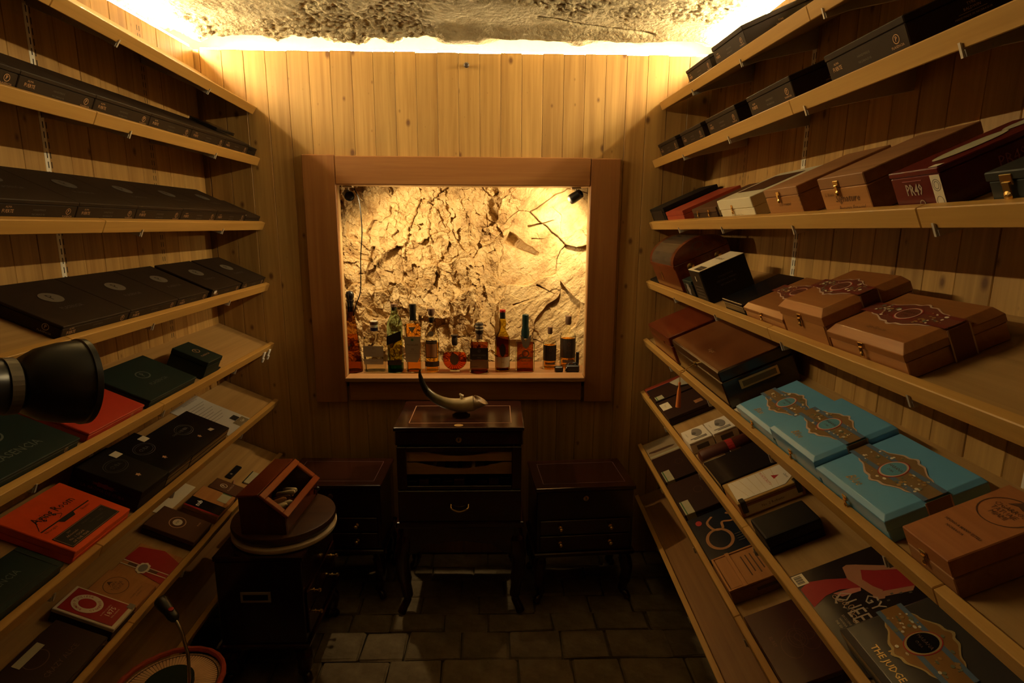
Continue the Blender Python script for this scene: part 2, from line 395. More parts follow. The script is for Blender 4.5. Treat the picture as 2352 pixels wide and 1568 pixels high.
# LED strips lying on the ledge behind the panel tops
led_b = mat('led_strip_dim', (1.0, .78, .41), .5, emit=LED_W*.2, var=0)
def strip(name, a, b, lab, power=1):
    mb = MB(); a, b = Vector(a), Vector(b); L_ = (b-a).length; q = (b-a).to_track_quat('X', 'Z').to_matrix().to_4x4()
    mb.box(0, L_, -.005, .005, 0, .003); base = mb.obj('led_strip', rim_white, None, Matrix.Translation(a) @ q); tag(base, lab, 'light', 'light strips behind the panel tops')
    mb = MB(); mb.box(.005, L_-.005, -.004, .004, .0032, .010); mb.obj('diffuser', led_m if power == 1 else led_b, base); return base
strip('led_strip', (XL-.003, 1.42, ZT+.001), (XL-.003, D-.012, ZT+.001), 'glowing warm light strip along the top of the left wall')
strip('led_strip', (XR+.003-.016, 1.42, ZT+.001), (XR+.003, D-.012, ZT+.001), 'glowing warm light strip along the top of the right wall')
strip('led_strip', (XL+.02, D+.026, ZT+.001), (XR-.02, D+.026, ZT+.001), 'glowing warm light strip above the end wall', 0)

# floor: worn rectangular pavers
stone_m = rockmat('paver_stone', ((.10, .07, .035), (.17, .125, .07), (.24, .185, .11)), 9, .5, .006, .75, .3)
mb = MB(); mb.box(XL-.05, XR+.05, YN, D+.3, -.06, -.016); fl = tag(mb.obj('floor', rockmat('floor_mortar', ((.06, .042, .022), (.10, .075, .04), (.15, .11, .06)), 14, .5, .004)), kind='structure')
y = 1.15; 
while y < D-.02:
    dy = random.uniform(.10, .15); x = XL+random.uniform(0, .12)
    while x < XR:
        dx = random.uniform(.15, .28)
        mb = MB(); g = .0022
        b = bmesh.new(); mb2 = MB(); mb2.box(g, min(dx, XR-x)-g, g, min(dy, D-y)-g, -.03, 0, .006)
        for v in mb2.b.verts: v.co += Vector((random.uniform(-.003, .003), random.uniform(-.003, .003), random.uniform(-.0025, .0025) if v.co.z > -.01 else 0))
        if min(dx, XR-x) > .04: mb2.obj('stone', stone_m, fl, Matrix.Translation((x, y, random.uniform(-.004, .001))) @ Matrix.Rotation(random.uniform(-.01, .01), 4, 'Z'))
        x += dx
    y += dy
mb = MB(); mb.box(XL, XR, YN, 1.145, -.016, -.002); mb.obj('slab', stone_m, fl)

# niche: reveal, rock face, frame
mb = MB(); y1 = 3.05; NX0, NX1, NZ0, NZ1 = OX0-.26, OX1+.26, OZ0-.10, OZ1+.20
mb.box(OX0-.02, OX0, D-.0, D+.036, OZ0-.02, OZ1+.02).box(OX1, OX1+.02, D-.0, D+.036, OZ0-.02, OZ1+.02).box(OX0, OX1, D-.0, D+.10, OZ1, OZ1+.014)
mb.box(NX0-.02, NX0, D+.036, y1, NZ0, NZ1).box(NX1, NX1+.02, D+.036, y1, NZ0, NZ1).box(NX0-.02, NX1+.02, D+.036, y1, NZ1, NZ1+.02).box(NX0-.02, NX1+.02, y1, y1+.02, NZ0, NZ1).box(NX0-.02, NX1+.02, D+.036, y1, NZ0-.02, NZ0)
tag(mb.obj('wall_reveal', wood('reveal_wood', (.40, .24, .10), (.60, .40, .2), 2, 40, .5)), kind='structure')
nx, ny = 740, 520
X, Z = np.meshgrid(np.linspace(NX0, NX1, nx), np.linspace(OZ0-.06, NZ1, ny))
f1, e1 = facets(X, Z, .10, 1.0, 3, .9, 1.5); f2, e2 = facets(X+.25*Z, Z-.1*X, .036, 1.5, 5, .9, 1.6); f3, e3 = facets(X+Z*.75, Z*.9-X*.45, .34, .42, 8, .35, .8)
f4, e4 = facets(X-Z*.4, Z+.6*X, .13, .30, 13, .8); f5, e5 = facets(X+.3*Z, Z, .015, 1.2, 23, .9, 1.3)
wl = np.clip((.02+.10*(Z-1.2)-X+.10*fbm(X*6, Z*6, 3, 2))/.12+.5, 0, 1)
hL = f1*.62+f2*.50+f5*.30+.020*fbm(X*24, Z*24, 5, 77, .62)-.006*np.exp(-(e1/.006)**2)*np.clip(fbm(X*9, Z*9, 2, 90)*8, 0, 1)
hR = f3*.42+f4*.32+f5*.05+.012*fbm((X+Z)*9, (Z-X)*30, 5, 41)-.016*np.exp(-(e3/.003)**2)*np.clip(.3+fbm(X*5, Z*5, 2, 91)*6, 0, 1)
d = wl*hL+(1-wl)*hR
d += .10*np.clip((X-.12)/.3, -.5, 1)-.12*(Z-1.25)+.045*np.exp(-((X+.10+.16*(Z-1.2))/.05)**2)
# dark overhanging shard and the two slots on the right
def notch(cx, cz, ang, ln, wd, dp):
    u = (X-cx)*math.cos(ang)+(Z-cz)*math.sin(ang); v = -(X-cx)*math.sin(ang)+(Z-cz)*math.cos(ang)
    v = v+.010*fbm(X*22, Z*22, 3, 61); w_ = wd*(1-.75*np.clip(u/ln+.5, 0, 1))
    return -dp*np.clip((ln/2-np.abs(u))/.006, 0, 1)*np.clip((w_-np.abs(v))/.0035, 0, 1)
d += notch(.125, 1.405, math.radians(-27), .17, .034, .05)+notch(.21, 1.512, math.radians(14), .13, .006, .03)+notch(.20, 1.437, 0, .07, .004, .02)+notch(.235, 1.205, math.radians(-22), .10, .006, .02)+notch(.12, 1.14, math.radians(20), .09, .005, .02)+notch(-.606, 1.30, math.radians(82), .20, .03, .035)
Yg = np.clip(2.81-d, 2.66, 3.03)
rock = rockmat('niche_rock', ((.30, .17, .065), (.56, .39, .18), (.70, .53, .29)), 11, .7, .006, .55, .4)
tag(grid('wall_rock', np.stack([X, Yg, Z], -1), rock, smooth=False), kind='structure')
fr = empty('trim_1', (0, 0, 0), kind='structure')
def fbox(name, a, m, bv=.003, parent=fr): mb = MB(); mb.box(*a, bv); return mb.obj(name, m, parent)
fbox('frame_board', (-.782, OX0, D-.022, D-.0005, .742, 1.778), frame_m)
fbox('frame_board', (OX1, .508, D-.022, D-.0005, .742, 1.772), frame_m)
fbox('frame_board', (OX0+.001, OX1-.001, D-.024, D-.0005, OZ1, 1.774), frame_h)
fbox('frame_board', (OX0+.012, OX1-.012, D-.020, D-.0005, .750, OZ0-.022), frame_h)
fbox('sill', (OX0+.001, OX1-.001, D-.040, D+.0365, OZ0-.020, OZ0), sill_m)
fbox('sill', (NX0, NX1, D+.037, 2.74, OZ0-.020, OZ0-.0003), sill_m)
# little peg and hooks on the end wall
mb = MB(); mb.lathe([(.004, 0), (.004, .012), (.010, .016), (.011, .022), (.006, .027)], 14, Matrix.Translation((-.117, D-.001, 2.118)) @ Matrix.Rotation(PI/2, 4, 'X'))
tag(mb.obj('wall_peg', steel_d, smooth=True), 'small dark round peg screwed high into the end wall planks', 'peg')

# ------------------------------------------------------------------ wall rails and shelves
ys = {'L': (2.11, 1.63, 1.15, .67), 'R': (2.075, 1.66, 1.245, .83)}
def yv(k, y): return 0
rail_me = None
names = ['nearest the end wall', 'second from the end wall', 'third from the end wall', 'nearest the camera']
for sd in 'LR':
    for i, y in enumerate(ys[sd]):
        x = XL+.0008 if sd == 'L' else XR-.015*(D-y)-.0008; s = 1 if sd == 'L' else -1
        root = empty('slotted_rail', (x, y, .12), 'pale slotted steel upright on the %s wall, %s' % ('left' if sd == 'L' else 'right', names[i]), 'shelf rail', 'shelf uprights')
        mb = MB(); mb.box(0, s*.011, -.016, .016, 0, 2.03) if s > 0 else mb.box(-.011, 0, -.016, .016, 0, 2.03)
        mb.obj('rail', std_m, root)
        mb = MB()
        for q in range(80):
            z = .03+q*.025
            for dy in (-.006, .006):
                a, b = (.0105, .0114) if s > 0 else (-.0114, -.0105)
                mb.box(a, b, dy-.0015, dy+.0015, z, z+.016)
        mb.obj('slots', slot_m, root)['kind'] = 'stuff'
        mb = MB(); w = .05
        a, b = sorted((-s*.0006, s*.004))
        if sd == 'R': mb.box(a, b, .018, .05, 0, 2.03); mb.obj('batten', board_m, root)
ords = ['top', 'second', 'third', 'fourth', 'fifth', 'sixth', 'seventh', 'lowest']
hold = {'L1': 'empty', 'L2': 'holding a row of closed black boxes', 'L3': 'holding wide black boxes laid flat', 'L4': 'holding five embossed black boxes', 'L5': 'holding green and red boxes', 'L6': 'holding orange and black boxes', 'L7': 'holding small brown and red boxes', 'L8': 'bare',
        'R1': 'just below the light strip, with black boxes', 'R2': 'holding spaced black boxes', 'R3': 'holding wooden boxes with clasps', 'R4': 'holding banded wooden boxes', 'R5': 'holding blue boxes', 'R6': 'holding a magazine and white boxes', 'R7': 'holding a flat navy box', 'R8': 'bare'}
for k in SH:
    sd = k[0]; i = int(k[1])-1; F = FR[k]
    root = empty('wall_shelf', F, 'sloping pine shelf on the %s wall, %s from the top, %s' % ('left' if sd == 'L' else 'right', ords[i] if i else 'uppermost', hold[k]), 'shelf', 'sloping pine wall shelves')
    root['label'] = ('uppermost' if i == 0 else ords[i])+' sloping pine shelf on the %s wall, %s' % ('left' if sd == 'L' else 'right', hold[k])
    y0, y1 = .30, 2.474
    xa, xb = (y0, y1) if sd == 'L' else (-y1, -y0)
    bd = .232 if k != 'L1' else .262
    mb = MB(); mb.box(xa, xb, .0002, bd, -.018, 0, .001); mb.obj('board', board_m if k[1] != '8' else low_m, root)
    yj = {'L2': 1.49, 'L1': 1.40, 'L3': 1.47, 'L5': 1.62, 'L7': 1.37, 'R5': .715, 'R3': .86}.get(k, 1.3)
    xj = yj if sd == 'L' else -yj
    for a, b in ((xa, xj-.0006), (xj+.0006, xb)):
        mb = MB(); mb.box(a, b, -LIPW, 0, -.020, LIPH, .0015); mb.obj('lip', lip_m, root)
    me = None
    for y in ys[sd]:
        xx = y if sd == 'L' else -y
        if me is None:
            mb = MB()
            # tapered arm under the board, with the hook that catches the front edge
            q = Matrix(((0, 0, 1, 0), (1, 0, 0, 0), (0, 1, 0, 0), (0, 0, 0, 1)))
            mb.prism([(-LIPW-.001, -.0212), (bd-.02, -.0190), (bd-.004, -.0190), (bd-.004, -.072), (bd-.03, -.074), (.03, -.036), (-LIPW-.001, -.031)], -.005, .005, q)
            mb.prism([(-LIPW-.004, -.031), (-LIPW-.0006, -.031), (-LIPW-.0006, -.012), (-LIPW-.0035, -.010)], -.0022, .0022, q)
            for px, pz in ((.02, -.030), (.12, -.045), (bd-.03, -.055)):
                mb.lathe([(.004, -.0062), (.004, .0062)], 10, Matrix.Translation((0, px, pz)) @ Matrix.Rotation(PI/2, 4, 'Y'))
            me = mb.mesh('bracket'); me.materials.append(steel)
        link('bracket', me, None, root, (xx, 0, 0))
# ------------------------------------------------------------------ lettering
_fc = {}
def txt(parent, s, size, m, M, name='lettering', align='CENTER', sx=1.0, shear=0, bold=0):
    """flat printed lettering, its own mesh, lying on the XY plane of M"""
    key = (s, align, shear, bold)
    if key not in _fc:
        cu = bpy.data.curves.new('t', 'FONT'); cu.body = s; cu.size = 1; cu.align_x = align; cu.align_y = 'CENTER'; cu.resolution_u = 1; cu.shear = shear; cu.offset = bold; cu.space_line = .85
        o = bpy.data.objects.new('t', cu); COL.objects.link(o)
        dg = bpy.context.evaluated_depsgraph_get(); me = bpy.data.meshes.new_from_object(o.evaluated_get(dg))
        bpy.data.objects.remove(o); bpy.data.curves.remove(cu); _fc[key] = me
    me = _fc[key].copy(); me.materials.clear(); me.transform(Matrix.Diagonal((size*sx, size, size, 1)))
    return link(name, me, m, parent, M)
T = Matrix.Translation
RX = Matrix.Rotation(PI/2, 4, 'X')
EPS = .0007
def on_top(x, y, h, rot=0, e=EPS): return T((x, y, h+e)) @ Matrix.Rotation(math.radians(rot), 4, 'Z')
def on_front(x, z, y=0, e=EPS): return T((x, y-e, z)) @ RX
def on_near(k, y, z, L, e=EPS):
    """the end of the box that faces the camera"""
    if k[0] == 'L': return T((-e, y, z)) @ Matrix.Rotation(-PI/2, 4, 'Z') @ RX
    return T((L+e, y, z)) @ Matrix.Rotation(PI/2, 4, 'Z') @ RX
def flat(parent, name, pts, m, M, t=.0005): mb = MB(); mb.prism(pts, 0, t); return mb.obj(name, m, parent, M)
def rect(x0, x1, y0, y1): return [(x0, y0), (x1, y0), (x1, y1), (x0, y1)]
def ring(parent, name, rx_, ry_, w, m, M, n=28):
    b = bmesh.new(); A = [b.verts.new((*p, 0)) for p in oval(0, 0, rx_, ry_, n)]; B_ = [b.verts.new((*p, 0)) for p in oval(0, 0, rx_-w, ry_-w, n)]
    for i in range(n): b.faces.new((A[i], A[(i+1) % n], B_[(i+1) % n], B_[i]))
    me = bpy.data.meshes.new(name); b.to_mesh(me); b.free(); return link(name, me, m, parent, M)

# ------------------------------------------------------------------ generic hinged box
def cbox(k, y0, y1, Dp, h, m, label, cat='box', group=None, s=.001, hh=0, yaw=0, seam=.45, lidm=None, bv=.0015, over=0, name='cigar_box', slope=0, lead=0, bevel_lid=0):
    L = y1-y0; root = empty(name, pose(k, y0, y1, s, hh, yaw), label, cat, group)
    zb = h*seam
    mb = MB(); mb.box(0, L, 0, Dp, 0, zb-.0005, bv); mb.obj('body', m, root)
    mb = MB()
    if bevel_lid:
        bl = bevel_lid
        b = bmesh.new(); lo = [b.verts.new(p) for p in ((-over, -over, zb), (L+over, -over, zb), (L+over, Dp, zb), (-over, Dp, zb))]
        md = [b.verts.new(p) for p in ((-over, -over, h-bl), (L+over, -over, h-bl), (L+over, Dp, h-bl), (-over, Dp, h-bl))]
        hi = [b.verts.new(p) for p in ((bl, bl, h), (L-bl, bl, h), (L-bl, Dp-bl*.5, h), (bl, Dp-bl*.5, h))]
        b.faces.new(lo[::-1]); b.faces.new(hi)
        for i in range(4): b.faces.new((lo[i], lo[(i+1) % 4], md[(i+1) % 4], md[i])); b.faces.new((md[i], md[(i+1) % 4], hi[(i+1) % 4], hi[i]))
        bmesh.ops.recalc_face_normals(b, faces=b.faces); bmesh.ops.bevel(b, geom=b.edges[:], offset=.0008, segments=1, affect='EDGES'); mb.add(b)
    else: mb.box(-over, L+over, -over, Dp, zb, h, bv)
    mb.obj('lid', lidm or m, root)
    root['_L'] = L; return root, L
def clasp(root, x, z, y=0, sc=1.0):
    mb = MB(); mb.box(-.006*sc, .006*sc, -.0025, -.0004, .001*sc, .010*sc, .0006); mb.box(-.004*sc, .004*sc, -.0045, -.0025, -.007*sc, .004*sc, .001)
    mb.lathe([(.0042*sc, 0), (.0045*sc, .002), (.002*sc, .004)], 10, T((0, -.0025, -.008*sc)) @ RX)
    return mb.obj('clasp', brass, root, T((x, y, z)))
def p_logo(root, M, r, m, sub=True):
    o = ring(root, 'emblem', r, r, r*.18, m, M); txt(o, 'P', r*1.45, m, T((0, 0, 0)), bold=.02)
    if sub: txt(root, 'PLASENCIA', r*.75, m, M @ T((0, -r*1.55, 0)), sx=1.05)
def black_plain(k, y0, y1, label, h=.044, Dp=.2, m=None, near=False, top=True, group='black boxes with round emblems', s=.001, ink=None, dark=None, emb=None):
    m = m or brown_card
    root, L = cbox(k, y0, y1, Dp, h, m, label, 'box', group, s=s, seam=.80, over=.0012)
    ink = ink or copper_ink; f = h*.48
    txt(root, 'ALMA', .006, ink, on_front(.030, f+.008)); txt(root, 'FUERTE', .0105, ink, on_front(.030, f-.001), sx=.8, bold=.01)
    txt(root, 'HANDMADE', .0062, dark or dim_ink, on_front(L*.5, f+.003)); txt(root, 'NICARAGUA', .0062, dark or dim_ink, on_front(L*.5, f-.007))
    p_logo(root, on_front(L-.026, f+.002), .0075, ink)
    if top:
        e = flat(root, 'emblem', oval(0, 0, .030, .024), emb or dim_ink, on_top(L*.5, Dp*.58, h)); txt(e, 'P', .034, dark or m, T((0, 0, .0006)))
        txt(root, 'PLASENCIA', .016, dim_ink, on_top(L*.5, Dp*.33, h), sx=.9)
    if near:
        M = on_near(k, Dp*.5, h*.42, L)
        txt(root, 'TYRE', .006, ink, M @ T((0, .010, 0))); txt(root, 'BALDWIN', .006, ink, M @ T((0, .003, 0))); flat(root, 'rule', rect(-.022, .022, -.0003, .0003), ink, M @ T((0, -.002, 0)), .0003); txt(root, 'HANDMADE IN NICARAGUA', .0045, ink, M @ T((0, -.007, 0)))
    return root, L
# L2: seven boxes end to end
places = ['third from the left edge of the photo', 'fourth along', 'fifth along', 'sixth along']
seg = [(1.05, 1.272), (1.274, 1.498), (1.500, 1.727), (1.729, 1.953), (1.955, 2.183), (2.185, 2.385)]
nm = ['cut by the left edge of the photo', 'whole box nearest the camera', 'second whole box from the camera', 'third whole box from the camera', 'fourth whole box from the camera', 'farthest of the long ones']
for (a, b), t in zip(seg, nm): black_plain('L2', a, b, 'closed black box on the second left shelf, '+t, top=False, h=.047)
r, L = cbox('L2', 2.387, 2.462, .2, .040, black_card, 'slim black box with a pale strip down its side, far end of second left shelf', 'box', seam=.7)
flat(r, 'strip', rect(.002, .012, .02, .19), cream, on_top(0, 0, .040), .0012)
r, L = cbox('L2', 2.27, 2.445, .10, .012, black_gl, 'thin black lid lying on the far boxes of the second left shelf', 'lid', s=.08, hh=.0485, yaw=4, name='loose_lid', seam=.5)
# L3
seg = [(.95, 1.165), (1.167, 1.388), (1.390, 1.612), (1.614, 1.841), (1.843, 2.068), (2.070, 2.308)]
nm = ['mostly outside the left edge of the photo', 'cut by the left edge of the photo', 'first whole box from the left', 'second whole box from the left', 'third whole box from the left', 'last of the long ones']
for (a, b), t in zip(seg, nm): black_plain('L3', a, b, 'flat black box on the third left shelf, '+t, h=.047, Dp=.2)
r, L = cbox('L3', 2.312, 2.455, .155, .030, brown_card, 'small low black box with a broken cream edge, far end of third left shelf', 'box', seam=.6)
flat(r, 'strip', rect(.001, .012, .004, .07), cream, on_top(0, 0, .030), .0012); flat(r, 'strip', rect(.001, .010, .085, .14), cream, on_top(0, 0, .030), .0012)
# L4
seg = [(1.290, 1.531), (1.535, 1.766), (1.770, 1.962), (1.990, 2.214), (2.232, 2.450)]
nm = ['nearest the camera with its end showing', 'second from the camera', 'in the middle of the row of five', 'the one with a price tag', 'against the end wall']
for i, ((a, b), t) in enumerate(zip(seg, nm)):
    r, L = black_plain('L4', a, b, 'embossed black box on the fourth left shelf, '+t, h=.036, Dp=.202, emb=mat('emblem_silver', (.20, .165, .12), .35, metal=.3))
    if i == 0: p_logo(r, on_near('L4', .035, .020, L), .008, silver_ink)
    if i == 3: flat(r, 'price_tag', rect(.0, .018, 0, .013), paper, on_front(.012, .020))
# L5
def tall_logo(r, L, Dp, h, ink=dim_ink, sc=1.0):
    e = ring(r, 'emblem', .026*sc, .019*sc, .004*sc, ink, on_top(L*.5, Dp*.56, h)); txt(e, 'P', .026*sc, ink, T((0, 0, 0)), bold=.02)
    txt(r, 'PLASENCIA', .017*sc, ink, on_top(L*.52, Dp*.30, h))
green_ink2 = mat('pale_green_ink', (.10, .11, .085), .45)
r, L = cbox('L5', 1.055, 1.293, .195, .030, green_card, 'dark green box under the lamp hood, nearest the camera on fifth left shelf', 'box', seam=.75, over=.001)
txt(r, 'PLASENCIA', .026, green_ink2, on_top(L*.46, .045, .030)); ring(r, 'emblem', .03, .022, .004, green_ink2, on_top(L*.5, .11, .030)); p_logo(r, on_front(L-.04, .016), .006, copper_ink, False)
r, L = cbox('L5', 1.325, 1.546, .195, .028, red_card, 'flat red box between two dark green boxes on fifth left shelf', 'box', seam=.75, over=.001); p_logo(r, on_front(L-.05, .014), .006, copper_ink, False)
r, L = cbox('L5', 1.574, 1.828, .176, .030, green_card, 'flat dark green box with an embossed oval, beside the red box', 'box', seam=.75, over=.001); tall_logo(r, L, .176, .03, green_ink2)
r, L = cbox('L5', 1.884, 1.985, .122, .066, green_card, 'small tall dark green box with a pale emblem, alone by the bare shelf end', 'box', seam=.72, over=.001); tall_logo(r, L, .122, .066, copper_ink, .62)
mb = MB(); mb.box(0, .05, 0, .035, 0, .003, .001); tag(mb.obj('card_tab', black_pl, None, pose('L5', 1.99, 2.04, .004, 0, 8)), 'small dark card tab lying against the small tall green box', 'card')
for i, (y, t) in enumerate(((2.37, 'left'), (2.425, 'right'))):
    mb = MB(); mb.box(-.008, .008, -.026, -.0194, -.034, -.004, .002); mb.box(-.005, .005, -.03, -.022, -.05, -.03, .002)
    tag(mb.obj('shelf_clip', paper, None, FR['L5'] @ T((y, 0, 0))), 'small white clip under the front of the fifth left shelf, %s of the pair' % t, 'clip', 'white clips under the shelf')
# L6
r, L = cbox('L6', .94, 1.185, .10, .034, green_card, 'dark green hinged box at the front edge of the sixth left shelf, nearest the camera', 'box', seam=.68, over=.002)
flat(r, 'groove', rect(.002, L-.002, .010, .0115), black_ink, on_top(0, 0, .034), .0004); flat(r, 'groove', rect(L-.0145, L-.013, .002, .098), black_ink, on_top(0, 0, .034), .0004); txt(r, 'PLASENCIA', .020, green_ink2, on_top(L*.55, .05, .034))
r, L = cbox('L6', 1.224, 1.428, .186, .036, orange_card, 'bright orange box with a black label panel on the sixth left shelf', 'box', seam=.5)
h = .036
txt(r, 'Aging Room', .030, black_ink, on_top(.100, .125, h), sx=.85); 
cv = bez([(.02, .098, 0), (.05, .128, 0), (.075, .120, 0), (.10, .106, 0), (.085, .098, 0)], 8)
mb = MB(); mb.tube([(p.x, p.y, 0) for p in cv], .0006, 4); mb.obj('flourish', black_ink, r, on_top(0, 0, h))
flat(r, 'line', [(.018, .091), (.176, .091), (.176, .094), (.018, .094)], black_ink, on_top(0, 0, h)); flat(r, 'line', [(.07, .0915), (.12, .0915), (.113, .081), (.077, .081)], black_ink, on_top(0, 0, h))
txt(r, 'Nicaragua', .009, brown_ink, on_top(.038, .084, h)); txt(r, 'Quattro', .009, brown_ink, on_top(.152, .084, h))
lb = flat(r, 'label', rect(.010, .178, .013, .062), black_ink, on_top(0, 0, h))
for a, b, c, d in ((.012, .176, .015, .0157), (.012, .176, .0593, .060), (.012, .0127, .015, .060), (.1753, .176, .015, .060)): flat(lb, 'border', rect(a, b, c, d), copper_ink, T((0, 0, .0006)), .0003)
for s_, z_, x_, q in (('2019', .006, .05, .052), ('Aficionado', .0085, .05, .043), ('No. 1 CIGAR', .0085, .05, .032), ('OF THE YEAR', .0085, .05, .022), ('Aging Room', .006, .105, .050), ('Quattro Nicaragua', .006, .128, .040), ('Maestro', .006, .128, .030), ('95', .012, .16, .050)): txt(lb, s_, z_, copper_ink if x_ < .06 else dim_ink, T((x_, q, .0007)))
nm = ['red lettering on its end', 'in the middle of the three', 'beside the printed sheet']
for i, (a, b) in enumerate(((1.465, 1.597), (1.600, 1.733), (1.737, 1.998))):
    h = (.066, .060, .052)[i]; Dp = (.185, .185, .158)[i]
    r, L = cbox('L6', a, b, Dp, h, black_gl if i else black_card, 'glossy black box on the sixth left shelf, '+nm[i], 'box', 'glossy black boxes on the sixth left shelf', seam=.6)
    ring(r, 'emblem', .040, .026, .0016, dim_ink, on_top(L*.5, Dp*.62, h)); ring(r, 'emblem', .034, .020, .001, dim_ink, on_top(L*.5, Dp*.62, h)); txt(r, 'CUBA', .016, dim_ink, on_top(L*.5, Dp*.62, h))
    flat(r, 'ornament', oval(0, 0, .006, .006, 20, .3, 5), copper_ink, on_top(L*.5, Dp*.28, h))
    if i == 0:
        M = on_near('L6', Dp*.52, h*.5, L); txt(r, 'LA AROMA DE CUBA', .0125, mat('dull_red_ink', (.16, .02, .012), .5), M @ T((0, -.006, 0))); flat(r, 'ornament', oval(0, 0, .028, .006, 30, .25, 9), mat('dull_red_ink', (.16, .02, .012)), M @ T((0, .010, 0)))
    if i < 2: flat(r, 'seal', rect(.0, .03, Dp-.05, Dp-.028), cream, on_top(L-.032, 0, h))
    if i == 2: flat(r, 'seal', [(0, 0), (.022, -.004), (.020, .010), (.002, .012)], silver_ink, on_top(L*.72, .035, h)); txt(r, 'SAINT LUIS REY', .012, dim_ink, on_top(L*.42, .10, h))
b = bmesh.new(); sh = []
for i in range(9):
    for j in range(5): sh.append(b.verts.new((j*.048, i*.0285, .0008+.006*max(0, (i-5)/3)**2*(j/4))))
for i in range(8):
    for j in range(4): b.faces.new((sh[i*5+j], sh[i*5+j+1], sh[i*5+j+6], sh[i*5+j+5]))
bmesh.ops.solidify(b, geom=b.faces[:], thickness=.0006)
me = bpy.data.meshes.new('printed_sheet'); b.to_mesh(me); b.free()
sheet = link('printed_sheet', me, paper, None, pose('L6', 2.035, 2.225, .001, .001)); tag(sheet, 'white printed sheet lying on the sixth left shelf by the black boxes', 'paper')
txt(sheet, 'ORDERING INFORMATION', .0085, dim_ink, T((.10, .205, .0125)))
for i in range(9):
    flat(sheet, 'text_line', rect(.015+.01*(i % 2), .165-.02*(i % 3), .183-i*.0125, .1845-i*.0125), grey_ink, T((0, 0, .0018 if i > 2 else .0062)), .0003)
for (a, b_, c_, d_), m_ in (((.125, .165, .035, .060), black_ink), ((.10, .18, .004, .034), mat('print_photo', (.16, .12, .06), .5, var=.8, scale=160))): flat(sheet, 'picture', rect(a, b_, c_, d_), m_, T((0, 0, .0016)), .0003)
txt(sheet, 'Cigar', .014, paper, T((.15, .018, .0023)), shear=.3)
# L7
r, L = cbox('L7', 1.03, 1.285, .128, .034, dbrown, 'dark brown box with worn lettering, nearest the camera on seventh left shelf', 'box', seam=.6)
txt(r, 'CRAZY ALICE', .017, brown_ink, on_top(L*.62, .045, .034)); ring(r, 'emblem', .03, .022, .002, brown_ink, on_top(L*.55, .09, .034)); flat(r, 'seal', rect(0, .075, .10, .118), mat('green_cream', (.42, .38, .24)), on_top(L-.15, 0, .034))
r, L = cbox('L7', 1.304, 1.394, .155, .040, dbrown, 'red and cream box dated 1875 on the seventh left shelf', 'box', seam=.72, lidm=cream)
h = .040; p = flat(r, 'panel', rect(.006, L-.006, .010, .147), mat('label_red', (.33, .012, .012), .45), on_top(0, 0, h))
e = flat(p, 'emblem', oval(0, 0, .030, .037), cream, T((L*.5, .098, .0006))); flat(e, 'centre', oval(0, 0, .016, .021), mat('label_red', ()), T((0, 0, .0006)))
for s_, q, n in (('ROMEO Y JULIETA', 1, 15), ('CIGARROS', -1, 8)):
    for i, ch in enumerate(s_):
        if ch == ' ': continue
        a = (PI/2-(i-(n-1)/2)*.21) if q > 0 else (-PI/2+(i-(n-1)/2)*.24)
        txt(e, ch, .0085, mat('label_red', ()), T((.0232*math.cos(a), .0292*math.sin(a), .0008)) @ Matrix.Rotation(a-PI/2 if q > 0 else a+PI/2, 4, 'Z'), bold=.01)
txt(p, 'ROMEO Y JULIETA', .0052, cream, T((L*.5, .050, .0008))); txt(p, '1875', .018, cream, T((L*.5, .038, .0008)), bold=.01); txt(p, 'REAL HABANA', .005, cream, T((L*.5, .026, .0008)))
flat(r, 'tape', rect(L-.016, L+.001, .0, .016), grey_ink, on_top(0, 0, h+.0006))
r, L = cbox('L7', 1.404, 1.498, .134, .026, cedar, 'plain cedar box stamped with a dark round mark on seventh left shelf', 'box', seam=.5)
h = .026; ring(r, 'stamp', .034, .030, .0016, brown_ink, on_top(L*.5, .085, h)); txt(r, 'CAPA\nTATUAJE\nTINTA', .0105, brown_ink, on_top(L*.5, .083, h)); txt(r, 'CIGARROS HECHOS', .006, brown_ink, on_top(L*.52, .030, h)); txt(r, 'A MANO', .006, brown_ink, on_top(L*.52, .022, h))
flat(r, 'leaf_stamp', [(-.008, 0), (0, .012), (.008, 0), (0, .003)], brown_ink, on_top(L*.5, .098, h))
r, L = cbox('L7', 1.508, 1.66, .135, .007, cedar, 'thin tan and red box with a white ring motif on seventh left shelf', 'box', seam=.5)
h = .007; rm = mat('label_red', ())
flat(r, 'panel', [(.02, .0), (L-.03, 0), (L-.001, .06), (L-.02, .128), (.07, .134), (.035, .07)], rm, on_top(0, 0, h))
for q in (-.008, .008): flat(r, 'band', rect(-.0015+q, .0015+q, .0, .134), cream, on_top(.055, 0, h+.0006))
flat(r, 'band', rect(-.005, .005, .03, .115), brown_ink, on_top(.055, 0, h+.0006)); e = flat(r, 'medallion', oval(0, 0, .024, .017, 36, .07, 8), cream, on_top(.055, .072, h+.001)); flat(e, 'centre', oval(0, 0, .017, .011), grey_ink, T((0, 0, .0005)))
r, L = cbox('L7', 1.706, 1.826, .164, .034, dbrown, 'brown box with a pale round seal, under the roofed display case', 'box', seam=.55, lidm=brown_m)
h = .034; e = ring(r, 'emblem', .030, .025, .003, copper_ink, on_top(L*.52, .088, h)); flat(e, 'centre', oval(0, 0, .017, .014), cream, T((0, 0, 0))); txt(e, 'PSM', .010, black_ink, T((0, 0, .0007))); txt(r, 'BRAND', .007, copper_ink, on_top(L*.75, .03, h)); txt(r, 'PARADISO', .007, brown_ink, on_top(.03, .135, h))
r, L = cbox('L7', 1.868, 2.012, .122, .032, cedar_d, 'tan box with a black sleeve and a green edged stamp on seventh left shelf', 'box', seam=.6, lidm=cedar)
